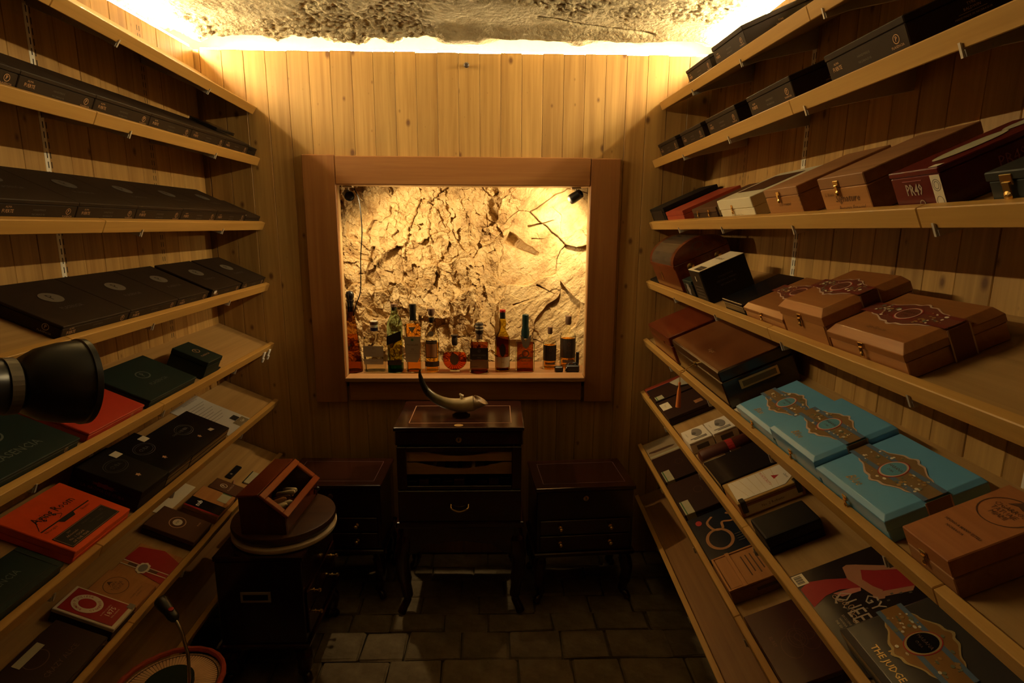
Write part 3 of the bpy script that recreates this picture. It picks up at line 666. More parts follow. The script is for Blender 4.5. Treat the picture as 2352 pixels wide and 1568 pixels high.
h = .032; sl = flat(r, 'sleeve', rect(.010, .062, .0, .121), black_gl, on_top(0, 0, h)); flat(r, 'sleeve_edge', rect(.001, .009, .0, .121), rm, on_top(0, 0, h)); M = T((.036, .085, .0006)) @ Matrix.Rotation(0, 4, 'Z')
txt(sl, 'nub', .024, paper, M, bold=.02); flat(r, 'stamp', rect(.085, .138, .012, .046), mat('green_cream', ()), on_top(0, 0, h)); flat(r, 'stamp_edge', rect(.1355, .1395, .012, .046), green_ink, on_top(0, 0, h+.0005))
r, L = cbox('L7', 2.022, 2.095, .108, .028, brown_m, 'brown box with a round pale mark, second from the far end of seventh left shelf', 'box', seam=.6)
p_logo(r, on_top(L*.5, .066, .028), .013, cream, False); txt(r, 'PLASENCIA', .010, silver_ink, on_top(L*.55, .040, .028))
mb = MB(); mb.box(0, .102, 0, .025, 0, .008, .003); o = tag(mb.obj('lighter_case', black_pl, None, pose('L7', 2.158, 2.262, .076, 0, 0)), 'small slim black case lying on the seventh left shelf', 'case'); flat(o, 'badge', rect(.02, .03, .008, .016), grey_ink, T((0, 0, .0082)), .0003)
mb = MB(); mb.box(0, .096, 0, .029, 0, .006, .0015); o = tag(mb.obj('match_box', mat('green_cream', ()), None, pose('L7', 2.166, 2.262, .001, .0)), 'pale small flat box at the lip of the seventh left shelf', 'box'); mb = MB(); mb.box(-.001, .097, .028, .032, .0, .006, .001); mb.obj('edge', green_card, o)
mb = MB(); mb.lathe([(.001, 0), (.0035, .002), (.0035, .05), (.001, .052)], 10, Matrix.Rotation(PI/2, 4, 'Y')); tag(mb.obj('cutter_tube', skin, None, pose('L7', 2.105, 2.16, .045, .0035, 20)), 'small pinkish tube lying between the brown box and the slim black case', 'tube')
mb = MB(); mb.box(0, .21, 0, .05, 0, .0015, 0); tag(mb.obj('light_patch_sheet', cream, None, pose('L7', 1.82, 2.03, .152, 0, 0)), 'cream sheet standing in for a patch of light, back of seventh left shelf', 'paper')  # pale sheet laid on the board as a patch of light
# ------------------------------------------------------------------ right shelves
seg1 = [(1.905, 2.132), (1.642, 1.868)]
for (a, b), t in zip(seg1, ('at the far end', 'its lettered end facing the camera')): black_plain('R1', a, b, 'black box on the uppermost right shelf, '+t, h=(.054, .064)[t[0] == 'i'], Dp=.2, near=True, top=False, m=brown_card)
seg2 = [(2.155, 2.384), (1.880, 2.092), (1.609, 1.832), (1.308, 1.529), (.946, 1.167)]
nm = ['at the far end', 'second from the far end', 'in the middle of the row', 'fourth from the far end', 'nearest the camera']
for (a, b), t in zip(seg2, nm): black_plain('R2', a, b, 'black box on the second right shelf, '+t, h=.058, Dp=.2, near=True, top=False, m=brown_card, group='spaced black boxes on the second right shelf')
# R3
r, L = cbox('R3', 2.262, 2.462, .222, .060, black_card, 'narrow black box against the end wall on third right shelf', 'box', seam=.7, lidm=black_card)
flat(r, 'front_label', rect(.02, L-.02, .008, .05), brown_card, on_front(0, 0)); ring(r, 'emblem', .010, .014, .0015, silver_ink, on_front(L*.4, .028))
r, L = cbox('R3', 2.036, 2.245, .214, .041, mat('brick_red', (.34, .05, .022), .4), 'brick red box beside the narrow black box on third right shelf', 'box', seam=.6)
r, L = cbox('R3', 1.713, 1.93, .200, .041, dbrown, 'brown box with two brass latches on third right shelf', 'box', seam=.62, lidm=brown_m); clasp(r, .055, .026, 0, .9); clasp(r, .155, .026, 0, .9)
flat(r, 'stamp', rect(-.03, .03, -.014, .014), mat('green_cream', ()), on_near('R3', .035, .025, L)); flat(r, 'stamp_edge', rect(-.004, .004, -.014, .014), green_ink, on_near('R3', .05, .025, L, .0015))
r, L = cbox('R3', 1.457, 1.68, .19, .057, cream_lac, 'cream lacquered box with a brass latch on third right shelf', 'box', seam=.52, over=.0015); clasp(r, L*.42, .030, 0, 1.1); txt(r, 'Reserva de Oro', .012, mat('pale_gold_ink', (.5, .36, .14)), on_front(L*.5, .012), shear=.3)
flat(r, 'picture', rect(.03, L-.03, .05, .16), brown_m, on_top(0, 0, .057))
r, L = cbox('R3', 1.221, 1.375, .205, .066, cedar, 'cedar box with dovetailed front and small latch, beside the cream lacquered box', 'box', seam=.72, lidm=cigar_w)
clasp(r, L*.45, .048, 0, 1.1); txt(r, 'CASA TURRENT', .008, brown_ink, on_front(L*.55, .028))
for q in range(5): mb = MB(); mb.box(L-.004, L+.0006, -.0006, .004, .006+q*.009, .0105+q*.009); mb.obj('joint', cedar_d, r)
mb = MB(); mb.box(L, L+.0012, 0, .205, .001, .045); mb.obj('end_panel', cigar_w, r)
r, L = cbox('R3', .99, 1.135, .205, .072, cedar, 'tall cedar box with script lettering and rounded dark lid', 'box', seam=.70, lidm=cigar_w)
mb = MB(); mb.box(L, L+.0015, 0, .203, .001, .048); mb.obj('end_panel', cigar_w, r)
clasp(r, L*.42, .052, 0, 1.25); txt(r, 'Signature', .020, brown_ink, on_front(L*.55, .030), shear=.35); txt(r, 'L. Rivale', .009, brown_ink, on_front(.028, .039), shear=.3); txt(r, 'Reserva Especial', .012, brown_ink, on_front(L*.6, .012), shear=.35)
r, L = cbox('R3', .822, .926, .20, .062, maroon, 'dark red box with white lettering and a pale paper seal', 'box', seam=.86, over=.001); h = .062
txt(r, 'PR49', .024, silver_ink, on_front(L*.45, .032), sx=.7, bold=.02); flat(r, 'rule', rect(L*.25, L*.65, 0, .0012), mat('pink_ink', (.35, .10, .10)), on_front(0, .046)); ring(r, 'emblem', .006, .007, .0016, silver_ink, on_front(L*.55, .010))
sl = flat(r, 'seal', rect(-.0185, .0005, .0, .051), cream, on_front(L, .001)); ring(sl, 'seal_ring', .008, .009, .001, grey_ink, T((-.009, .036, .0008))); ring(sl, 'seal_ring', .005, .006, .001, grey_ink, T((-.009, .036, .0008))); ring(sl, 'seal_ring', .007, .008, .001, grey_ink, T((-.009, .012, .0008)))
flat(r, 'top_label', oval(0, 0, .022, .055, 28), mat('green_cream', ()), on_top(L*.55, .085, h)); flat(r, 'top_label', oval(0, 0, .016, .03, 28), mat('green_cream', ()), on_top(L*.5, .17, h)); flat(r, 'seal_top', rect(L-.0185, L-.002, .001, .012), cream, on_top(0, 0, h))
txt(r, 'PR49', .024, mat('pink_ink', ()), on_near('R3', .10, .033, L), sx=.8)
r, L = cbox('R3', .50, .744, .19, .046, mat('slate_lacquer', (.028, .032, .028), .35), 'dark slate box with a large brass latch, cut by the right edge', 'box', seam=.74, over=.002); clasp(r, .030, .027, -.001, 1.5)
# R4
mb = MB(); mb.box(0, .13, 0, .05, 0, .016, .001); tag(mb.obj('flat_case', black_card, None, pose('R4', 2.335, 2.465, .001)), 'thin dark case by the end wall on the fourth right shelf', 'case')
# domed humidor
root = empty('domed_humidor', pose('R4', 2.0, 2.325, .001), 'reddish domed humidor with an arched glass lid on fourth right shelf', 'humidor'); L = .325; Dp = .20; hb = .105
mb = MB(); mb.box(0, L, 0, Dp, 0, hb, .002); mb.obj('body', cherry, root)
arc = [(Dp*.5-Dp*.5*math.cos(PI*i/14), hb+.001+.062*math.sin(PI*i/14)) for i in range(15)]
q = Matrix(((0, 0, 1, 0), (1, 0, 0, 0), (0, 1, 0, 0), (0, 0, 0, 1)))
for a, b in ((0, .030), (L-.030, L)):
    mb = MB(); mb.prism(arc, a, b, q); mb.obj('arched_end', cherry, root)
mb = MB(); mb.prism([(p[0], p[1]) for p in arc], .031, L-.031, q @ T((0, 0, 0)) @ Matrix.Scale(1, 4)); mb.obj('glass_lid', mat('smoky_glass', (.10, .075, .05), .12, coat=.5), root)
mb = MB(); mb.box(0, L, -.003, .004, hb-.012, hb+.001, .001); mb.obj('lid_rim', cherry, root)
e = flat(root, 'brass_plate', oval(0, 0, .012, .020), brass, on_front(L*.33, .055)); flat(root, 'key', rect(-.0015, .0015, 0, .02), brass, on_front(L*.33, .082))
for yy in (.05, .15): mb = MB(); mb.lathe([(.004, 0), (.004, .006), (.012, .010), (.013, .016), (.006, .021)], 14, T((L, yy, .085)) @ Matrix.Rotation(PI/2, 4, 'Y')); mb.obj('knob', brass, root, smooth=True)
ring(root, 'gauge', .02, .014, .002, brown_ink, T((L+.0008, .10, .14)) @ Matrix.Rotation(PI/2, 4, 'Z') @ RX)
r, L = cbox('R4', 1.862, 1.955, .06, .062, black_card, 'small dark carton between the domed humidor and the standing book box', 'carton', seam=.8, lidm=green_card); flat(r, 'print', oval(0, 0, .016, .02, 20, .2, 6), grey_ink, on_front(L*.5, .032))
root = empty('book_box', pose('R4', 1.731, 1.836, .001), 'upright black book shaped box with a cream spine edge on fourth right shelf', 'box'); L = .105; Dp = .142; h = .108
mb = MB(); mb.box(0, L, 0, Dp, 0, h-.002, .001); mb.obj('cover', black_card, root); mb = MB(); mb.box(-.0005, L+.0005, 0, Dp, h-.0018, h, .0004); mb.obj('cream_edge', cream, root)
flat(root, 'label', rect(L*.4, L*.92, .005, .03), black_ink, on_top(0, 0, h)); txt(root, 'EDICION', .010, copper_ink, on_top(L*.66, .018, h+.0006)); txt(root, 'Limitada', .018, brown_ink, on_top(L*.45, .09, h), shear=.3)
flat(root, 'front_label', rect(.004, L-.004, .004, h-.006), brown_card, on_front(0, 0)); flat(root, 'mark', rect(-.003, .003, -.008, .008), cream, on_front(L*.5, h*.75, 0, .0014))
for i in range(4): flat(root, 'print_line', rect(.02, L-.02, .02+i*.011, .022+i*.011), dim_ink, on_front(0, 0, 0, .0014), .0003)
for i, s_ in enumerate(('COLECCION', 'HECHO A MANO', 'NICARAGUA')): txt(root, s_, .008, dim_ink, on_near('R4', .07, .07-i*.013, L))
r, L = cbox('R4', 1.466, 1.60, .168, .040, black_gl, 'flat glossy black box on the fourth right shelf beside the banded cedar boxes', 'box', seam=.75, over=.002)
# banded boxes
def band(root, L, yc, h, w, ground, centre, edge, near=None, rib=None):
    """scalloped paper band lying across the lid along X, with an oval medallion"""
    n = 40; up, dn = [], []
    for i in range(n+1):
        t = i/n; x = t*L; g = math.exp(-((t-.5)/.26)**2); wv = w*(.40+.62*g)+.0032*abs(math.sin(t*PI*9))*g+.0016*math.sin(t*41)
        up.append((x, yc+wv)); dn.append((x, yc-wv))
    b1 = flat(root, 'paper_band', up+dn[::-1], edge, on_top(0, 0, h), .0006)
    ins = lambda k: [(x, yc+(y-yc)*k) for x, y in up]+[(x, yc+(y-yc)*k) for x, y in dn[::-1]]
    flat(b1, 'band_ground', ins(.90), ground, T((0, 0, .0006)), .0004)
    for q in (-.40, .40): flat(b1, 'ribbon', rect(.0, L, yc+w*q-.004, yc+w*q+.004), rib or mat('band_blue', (.10, .15, .22), .4), T((0, 0, .0010)), .0003)
    fs = flat(b1, 'medallion', oval(L*.5, yc, .024, w*.62, 30), red_ink, T((0, 0, .0012)), .0004); flat(b1, 'medallion_ring', oval(L*.5, yc, .0225, w*.58, 30), edge, T((0, 0, .0016)), .0003); flat(b1, 'medallion_field', oval(L*.5, yc, .020, w*.50, 30), centre, T((0, 0, .0019)), .0003)
    txt(b1, 'HABANA', .0085, brown_ink, T((L*.5, yc+.004, .0024))); txt(b1, 'CUBA', .006, brown_ink, T((L*.5, yc-.006, .0024)))
    mbs = {0: MB(), 1: MB(), 2: MB()}; rr = random.Random(int(L*1e5))
    for i in range(70):
        t = rr.uniform(.12, .88); g = math.exp(-((t-.5)/.26)**2); yy = yc+rr.uniform(-1, 1)*w*(.30+.52*g)
        if abs(t-.5)*L < .028 and abs(yy-yc) < w*.66: continue
        a = rr.uniform(.0015, .0045); mbs[i % 3].prism(oval(t*L, yy, a, a*rr.uniform(.4, 1), 7), 0, .0004)
    for i, m_ in enumerate((mat('band_gold', (.50, .30, .10), .35, metal=.5), mat('band_green', (.16, .17, .10), .5), cream)): mbs[i].obj('scrollwork', m_, b1, T((0, 0, .0014)))['kind'] = 'stuff'
    if near:
        o = flat(root, 'band_end', [(-w*.5, 0), (w*.5, 0), (w*.5, -h+.002), (-w*.5, -h+.002)], ground, on_near(near, yc, h-.001, L, .003), .0005)
        for q in (-.5, .5): flat(o, 'band_edge', rect(w*q-.0012, w*q+.0012, -h+.002, 0), edge, T((0, 0, .0006)), .0003)
pink = mat('band_edge', (.55, .38, .27), .5); bgr = mat('band_brown', (.16, .045, .025), .4); bgold = mat('band_ochre', (.22, .13, .05), .4)
r, L = cbox('R4', 1.246, 1.455, .17, .044, cedar_w, 'banded cedar box beside the glossy black box, half covered by its neighbour', 'box', 'banded cedar boxes', seam=.55, bevel_lid=.010, over=.002); clasp(r, L*.5, .026, -.002); band(r, L, .095, .044, .034, bgr, bgr, pink, 'R4', mat('band_crimson', (.17, .03, .018), .4))
r, L = cbox('R4', 1.064, 1.238, .172, .081, cedar_w, 'banded cedar box, tallest of the three, in the middle', 'box', 'banded cedar boxes', seam=.62, bevel_lid=.012, over=.002); clasp(r, L*.5, .052, -.002, 1.2); band(r, L, .093, .081, .034, bgr, bgr, pink, 'R4', mat('band_crimson', (.17, .03, .018), .4))
mb = MB(); mb.box(.004, L-.004, -.0012, -.0002, .004, .05); mb.obj('plinth_front', cedar, r)
r, L = cbox('R4', .846, 1.058, .158, .055, cedar_w, 'banded cedar box nearest the camera, its whole end visible', 'box', 'banded cedar boxes', seam=.55, bevel_lid=.012, over=.002); clasp(r, L*.5, .031, -.002, 1.2); band(r, L, .086, .055, .034, bgr, bgr, pink, 'R4', mat('band_crimson', (.17, .03, .018), .4)); txt(r, 'Liga Especial', .010, brown_ink, on_top(L*.5, .030, .055), shear=.3)
# R5
r, L = cbox('R5', 2.015, 2.31, .2, .110, cherry, 'red-brown humidor with black drop handle, at the far end of fifth right shelf', 'humidor', seam=.68, name='humidor', bv=.003)
mb = MB(); mb.tube(bez([(-.002, .05, .075), (-.02, .055, .068), (-.026, .075, .05), (-.02, .1, .068), (-.002, .105, .075)], 6), .005, 8); mb.obj('handle', black_pl, r, T((0, -.03, 0)), smooth=True); flat(r, 'lock_plate', rect(-.008, .008, -.006, .006), brass, on_front(L*.65, .07))
r, L = cbox('R5', 1.515, 1.962, .205, .114, mahog, 'large dark humidor with burl lid, tasselled key and end pull', 'humidor', seam=.72, lidm=mahog, name='humidor', bv=.003)
mb = MB(); mb.box(.004, L-.004, .004, .201, .1135, .1155, .0008); mb.obj('burl_panel', burl, r); txt(r, 'Vegas', .020, mat('faint_gold', (.30, .16, .06), .3), on_top(L*.6, .05, .1155), shear=.4)
M = on_near('R5', .10, .058, L); o = flat(r, 'end_pull', rect(-.055, .055, -.013, .013), gold, M, .003); flat(o, 'pull_recess', rect(-.048, .048, -.008, .008), mat('pull_inner', (.26, .17, .075), .35, metal=.5), T((0, 0, .0032)), .0006)
mb = MB(); mb.lathe([(.007, 0), (.007, .003), (.003, .004)], 12, T((L*.5, -.0004, .082)) @ RX); mb.obj('lock', brass, r)
kx = L*.5; hang = Vector((0, 0, -1)); Mr = r.matrix_basis; inv = Mr.inverted()
mb = MB(); mb.tube([(kx, -.003, .082), (kx, -.038, .076)], .0016, 8); mb.tube([(kx+.008*math.cos(a*PI/6), -.046+.008*math.sin(a*PI/6), .075) for a in range(13)], .0016, 6); mb.box(kx-.006, kx-.001, -.018, -.012, .078, .086); key = mb.obj('key', brass, r)
p0 = Vector((kx, -.052, .074)); dn = (inv.to_3x3() @ hang).normalized()
pts = [p0+dn*t for t in (0, .03)]; mb = MB(); mb.tube(pts, .0012, 6); mb.obj('cord', gold, key)
pts = [p0+dn*t for t in (.03, .033, .038, .043, .06, .09, .112)]; mb = MB(); mb.tube(pts, [.002, .0042, .0042, .003, .006, .0075, .0085], 10); mb.obj('tassel', tassel_m, key, smooth=True)
# paper scraps by the humidor
mb = MB(); mb.box(0, .045, 0, .03, 0, .0012); tag(mb.obj('paper_tag', cream, None, pose('R5', 1.462, 1.508, .004, 0, 10)), 'small cream paper tag on the lip side of fifth right shelf', 'tag')
bl = 'sky blue box with ornate band'
for (a, b), Dp, h, t in (((1.236, 1.440), .165, .044, 'at the back of the row, beside the dark humidor'), ((1.044, 1.230), .167, .062, 'stacked highest in the middle'), ((.834, 1.038), .167, .050, 'nearest the camera')):
    r, L = cbox('R5', a, b, Dp, h, blue_lac, bl+', '+t, 'box', 'sky blue boxes', seam=.52, bevel_lid=.006, over=.003); clasp(r, L*.45, h*.45, -.003, 1.1)
    band(r, L, .086, h, .040, bgold, mat('band_sky', (.10, .28, .36), .4), pink, 'R5'); txt(r, 'Blue', .022, gold, on_top(L*.42, .024, h), shear=.4)
r, L = cbox('R5', .692, .786, .166, .064, cigar_w, 'orange-brown wooden box stamped with a large oval on fifth right shelf', 'box', seam=.55, lidm=wood('orange_wood', (.30, .10, .028), (.42, .16, .05), 0, 60, .5)); h = .064
clasp(r, L*.42, .036, 0, 1.1); ring(r, 'stamp', .038, .030, .0016, brown_ink, on_top(L*.52, .118, h)); txt(r, 'CIGARROS\nTATUAJE\nMIAMI', .0105, brown_ink, on_top(L*.52, .116, h)); flat(r, 'leaf_stamp', [(-.012, 0), (0, .016), (.012, 0), (0, .004)], brown_ink, on_top(L*.52, .133, h)); txt(r, 'HECHO A MANO ESTELI', .006, brown_ink, on_top(L*.52, .056, h), bold=.02); txt(r, 'NICARAGUA', .0055, brown_ink, on_top(L*.48, .047, h), bold=.02)
# R6
mb = MB(); mb.box(0, .07, 0, .16, 0, .020, .001); o = tag(mb.obj('thin_book', mat('brick_red', ()), None, pose('R6', 2.385, 2.455, .001)), 'thin red-brown book at the far end of the sixth right shelf', 'book'); flat(o, 'cover_band', rect(.036, .07, .0, .159), navy, T((0, 0, .0202)))
r, L = cbox('R6', 2.235, 2.375, .185, .032, dbrown, 'dark brown case with a green edged stamp on sixth right shelf', 'box', 'dark cases with paper stamps', seam=.6); flat(r, 'stamp', rect(-.045, -.002, .008, .040), mat('green_cream', ()), on_top(L, 0, .032)); flat(r, 'stamp_edge', rect(-.045, -.002, .011, .015), green_ink, on_top(L, 0, .0325)); clasp(r, .03, .02, 0, .6)
r, L = cbox('R6', 2.035, 2.225, .185, .030, dbrown, 'dark brown case with a plain cream card on sixth right shelf', 'box', 'dark cases with paper stamps', seam=.6); flat(r, 'card', rect(.035, .105, .004, .04), cream, on_top(0, 0, .030)); txt(r, 'Reserva', .009, grey_ink, on_top(.07, .022, .0306)); flat(r, 'tab', rect(.12, .15, .12, .15), cedar_d, on_top(0, 0, .03))
b = bmesh.new(); cr = [b.verts.new(p) for p in ((0, 0, .004), (.09, .01, .012), (.10, .06, .004), (.05, .075, .018), (-.01, .06, .006))]; ap = b.verts.new((.045, .035, .022))
for i in range(5): b.faces.new((cr[i], cr[(i+1) % 5], ap))
bmesh.ops.solidify(b, geom=b.faces[:], thickness=.001); me = bpy.data.meshes.new('crumpled_paper'); b.to_mesh(me); b.free()
tag(link('crumpled_paper', me, cream, None, pose('R6', 2.27, 2.37, .10, .033)), 'crumpled cream paper lying on the dark brown case with stamp', 'paper')
for i, s_ in enumerate((.001, .083)):
    r, L = cbox('R6', 1.765, 1.866, .079, .040, white_card, 'white carton with a dome drawing, '+('nearer the shelf lip' if i == 0 else 'nearer the wall'), 'carton', 'white cartons with drawings', s=s_, seam=.85, over=0, name='carton'); h = .04
    e = flat(r, 'drawing', [(.030*math.cos(a), .019*math.sin(a)) for a in [PI*q/12-.25 for q in range(15)]]+[(-.012, -.012), (.006, -.016)], grey_ink, on_top(L*.40, .042, h)); flat(e, 'drawing_shade', oval(.004, -.008, .010, .007, 14), dim_ink, T((0, 0, .0006)), .0003)
    for q in range(2): flat(r, 'print_bar', rect(.076+q*.009, .080+q*.009, .012+q*.01, .066), grey_ink, on_top(0, 0, h))
    flat(r, 'end_panel', rect(-.020, .020, -.008, .008), dim_ink, on_near('R6', .04, .018, L)); txt(r, 'HUMIDITY', .006, grey_ink, on_top(L*.4, .010, h))
root = empty('leather_case', pose('R6', 1.648, 1.70, .001, .0), 'brown rounded leather case lying behind the black box with silver edge', 'case')
mb = MB(); mb.lathe([(.012, .0), (.022, .006), (.025, .02), (.025, .17), (.018, .18)], 18, T((.026, 0, .025)) @ Matrix.Rotation(-PI/2, 4, 'X')); mb.obj('body', mat('brown_leather', (.075, .018, .010), .4, bump=.2), root, smooth=True); mb = MB(); mb.lathe([(.0255, .09), (.0255, .11)], 18, T((.026, 0, .025)) @ Matrix.Rotation(-PI/2, 4, 'X')); mb.obj('strap', rm, root)
r, L = cbox('R6', 1.478, 1.628, .192, .038, black_gl, 'large black box with a bright silver edge on sixth right shelf', 'box', seam=.7, over=.001); mb = MB(); mb.box(-.0018, .010, -.002, .07, .026, .0395, .002); mb.obj('silver_edge', chrome, r)
mb = MB(); mb.box(-.0015, .008, .085, .12, .030, .0392, .001); mb.obj('silver_edge', chrome, r)
r, L = cbox('R6', 1.348, 1.458, .170, .044, cedar, 'wooden box with a white and red printed lid, held by black elastic', 'box', seam=.80, lidm=wood('ochre_edge', (.40, .23, .06), (.50, .30, .09), 0, 60, .5), over=.001); h = .044
p = flat(r, 'lid_print', [(.008, .012), (L-.008, .004), (L-.006, .13), (L-.03, .160), (.010, .160)], white_card, on_top(0, 0, h)); flat(p, 'crest', [(-.010, -.007), (.010, -.007), (0, .010)], red_ink, T((L*.5, .125, .0006)), .0003); txt(p, 'MONTECRISTO', .0105, red_ink, T((L*.45, .100, .0008))); txt(p, 'Classic', .009, black_ink, T((L*.62, .148, .0008)), shear=.3)
lm = mat('faint_lines', (.55, .44, .26)); 
for q in range(6): flat(p, 'faint_line', [(.012, .02+q*.022), (L-.012, .035+q*.016), (L-.012, .036+q*.016), (.012, .0215+q*.022)], lm, T((0, 0, .0006)), .0002)
flat(r, 'end_label', rect(-.075, .075, -.012, .012), white_card, on_near('R6', .085, .017, L)); txt(r, 'No. 2 Robusto', .010, brown_ink, on_near('R6', .085, .017, L, .0014))
for q in (.006, .150): mb = MB(); mb.box(L-.016, L+.0035, q, q+.014, .012, h+.003, .002); mb.obj('elastic', black_pl, r)
root = empty('presentation_box', pose('R6', 1.178, 1.265, .001), 'plain matt black presentation box on the bare part of sixth right shelf', 'box'); mb = MB(); mb.box(0, .087, 0, .128, 0, .020, .004, seg=2); mb.obj('body', black_card, root); mb = MB(); mb.box(-.001, .088, -.001, .129, .0208, .048, .005, seg=2); mb.obj('lid', black_card, root)
# magazine: flat print, coordinates along the cover (x towards the camera, y up the slope)
my1 = 1.095; mg = lambda P: [(my1-y, s) for s, y in P]
root = empty('magazine', pose('R6', .815, my1, .001), 'magazine with a figure in a red dress on its dark cover', 'magazine')
mb = MB(); mb.box(0, .28, 0, .215, 0, .0035, .0005); mb.obj('pages', mat('magazine_cover', (.016, .010, .010), .28, coat=.2), root)
def pr(name, P, m, z=.0038): return flat(root, name, mg(P)[::-1], m, T((0, 0, z)), .0002)
pr('printed_dress', [(.003, 1.050), (.024, 1.062), (.058, 1.052), (.09, 1.036), (.139, 1.052), (.166, 1.033), (.183, 1.009), (.190, .98), (.186, .965), (.177, .955), (.131, .97), (.102, 1.0), (.065, 1.014), (.036, 1.011), (.003, .994)], dress_m)
pr('printed_arm', [(.101, 1.066), (.111, 1.069), (.128, 1.06), (.125, 1.041), (.114, 1.018), (.12, .993), (.129, .975), (.118, .966), (.109, .968), (.105, .982), (.098, 1.011), (.092, 1.032)], skin, .0041)
pr('printed_arm', [(.127, 1.060), (.162, 1.036), (.190, 1.020), (.188, 1.008), (.147, 1.028), (.124, 1.044)], skin, .0041)
pr('printed_arm', [(.127, .973), (.179, .960), (.186, .966), (.171, .950), (.130, .958), (.112, .962)], skin, .0041)
pr('printed_hand', [(.109, .975), (.120, .972), (.126, .962), (.120, .955), (.110, .958), (.104, .966)], skin, .0043)
pr('printed_sash', [(.050, 1.010), (.085, 1.006), (.100, 1.0), (.096, .992), (.06, .994)], mat('sash_pink', (.45, .16, .12), .5), .0043)
for i in range(7):
    o = ring(root, 'printed_chain', .006, .004, .0012, copper_ink, T((my1-(1.0-i*.012), .060-.004*abs(3-i), .0044)) @ Matrix.Rotation(.6*i, 4, 'Z'))
for i in range(9): pr('printed_light', [(a, b) for a, b in [(.05+.014*i, .962-.006*(i % 3)), (.055+.014*i, .962-.006*(i % 3)), (.055+.014*i, .958-.006*(i % 3)), (.05+.014*i, .958-.006*(i % 3))]], dim_ink, .0042)
o = pr('barcode_card', [(.001, 1.091), (.026, 1.091), (.026, 1.058), (.001, 1.058)], cream, .0042)
for i in range(7): pr('bar', [(.005, 1.086-i*.0036), (.020, 1.086-i*.0036), (.020, 1.0845-i*.0036-.0006*(i % 2)), (.005, 1.0845-i*.0036-.0006*(i % 2))], black_ink, .0045)
txt(root, 'GYPSY', .034, silver_ink, T((my1-.930, .098, .0046)), sx=.95); txt(root, 'QUEEN', .046, silver_ink, T((my1-.952, .060, .0046)), sx=.72)
for i, s_ in enumerate(('EXCLUSIVE RATINGS', 'HAVANA CIGARS', 'THE GOOD LIFE')): txt(root, s_, .006, silver_ink, T((my1-.925, .036-i*.008, .0046)))
r, L = cbox('R6', .60, .882, .196, .046, mat('pewter_lacquer', (.055, .046, .038), .3, coat=.3), 'dark lacquered box with a large gilt band, lying on the magazine', 'box', s=.006, hh=.0052, seam=.5, bevel_lid=.008, over=.002); band(r, L*.62, .088, .046, .046, mat('gilt_ground', (.34, .17, .05), .35, metal=.3), black_gl, mat('gilt_edge', (.55, .40, .17), .35, metal=.4))
txt(r, 'MF', .012, gold, on_top(.085, .040, .046), bold=.02); txt(r, 'THE JUDGE', .0155, gold, on_top(.098, .023, .046), bold=.02)
# R7
mb = MB(); mb.box(0, .17, 0, .15, 0, .004, .0005); o = tag(mb.obj('paper_sleeve', mat('buff_paper', (.34, .24, .13), .6), None, pose('R7', 2.285, 2.455, .001)), 'buff paper sleeve with a knife drawing at the far end of seventh right shelf', 'paper'); flat(o, 'drawing', [(.09, .01), (.10, .005), (.11, .03), (.11, .11), (.10, .125), (.092, .10)], brown_ink, T((0, 0, .0042)), .0003); flat(o, 'drawing', rect(.135, .15, .0, .14), mat('green_cream', ()), T((0, 0, .0042)), .0003)
for (a, b), t in (((2.025, 2.245), 'farther from the camera'), ((1.775, 2.005), 'beside the navy box')):
    r, L = cbox('R7', a, b, .15, .030, dbrown, 'dark brown case with a folded pale stamp on seventh right shelf, '+t, 'box', 'dark brown cases on the seventh right shelf', seam=.6); h = .03
    flat(r, 'stamp', rect(L-.085, L+.001, .006, .038), mat('green_cream', ()), on_top(0, 0, h)); flat(r, 'stamp_end', rect(-.016, .016, -.024, 0), mat('green_cream', ()), on_near('R7', .022, h, L)); flat(r, 'stamp_edge', rect(L-.085, L, .010, .014), green_ink, on_top(0, 0, h+.0005)); ring(r, 'emblem', .022, .016, .0015, brown_ink, on_top(L*.45, .09, h))
r, L = cbox('R7', 1.525, 1.755, .16, .022, navy, 'flat navy box with big tan letter shapes on seventh right shelf', 'box', seam=.6, over=.001); h = .022; tan = mat('tan_print', (.38, .17, .06), .45)
ring(r, 'letter_ring', .055, .042, .010, tan, on_top(L*.66, .060, h)); cv = bez([(.03, .075, 0), (.055, .052, 0), (.10, .060, 0), (.108, .085, 0), (.075, .095, 0), (.085, .125, 0), (.06, .14, 0), (.035, .12, 0)], 8)
mb = MB()
for p, q in zip(cv, cv[1:]):
    dv = (q-p); nn = Vector((-dv.y, dv.x, 0)).normalized()*.004; mb.prism([(p+nn)[:2], (p-nn)[:2], (q-nn)[:2], (q+nn)[:2]], 0, .0005)
mb.obj('letter_curve', tan, r, on_top(0, 0, h)); flat(r, 'dot', oval(0, 0, .014, .010), red_ink, on_top(.040, .028, h))
for i in range(4): flat(r, 'small_print', rect(L-.075+i*.012, L-.072+i*.012, .105, .14-i*.005), dim_ink, on_top(0, 0, h))
root = empty('sliding_lid_box', pose('R7', 1.350, 1.497, .001), 'cedar box with a recessed sliding lid, before the navy box', 'box'); L, Dp, h = .147, .175, .044
mb = MB(); mb.box(0, L, 0, Dp, 0, h-.006, .001); mb.obj('body', cedar_d, root)
for a in ((0, L, 0, .006, h-.006, h), (0, L, Dp-.006, Dp, h-.006, h), (0, .006, .006, Dp-.006, h-.006, h), (L-.006, L, .006, Dp-.006, h-.006, h)): mb = MB(); mb.box(*a, .0008); mb.obj('rim', cedar, root)
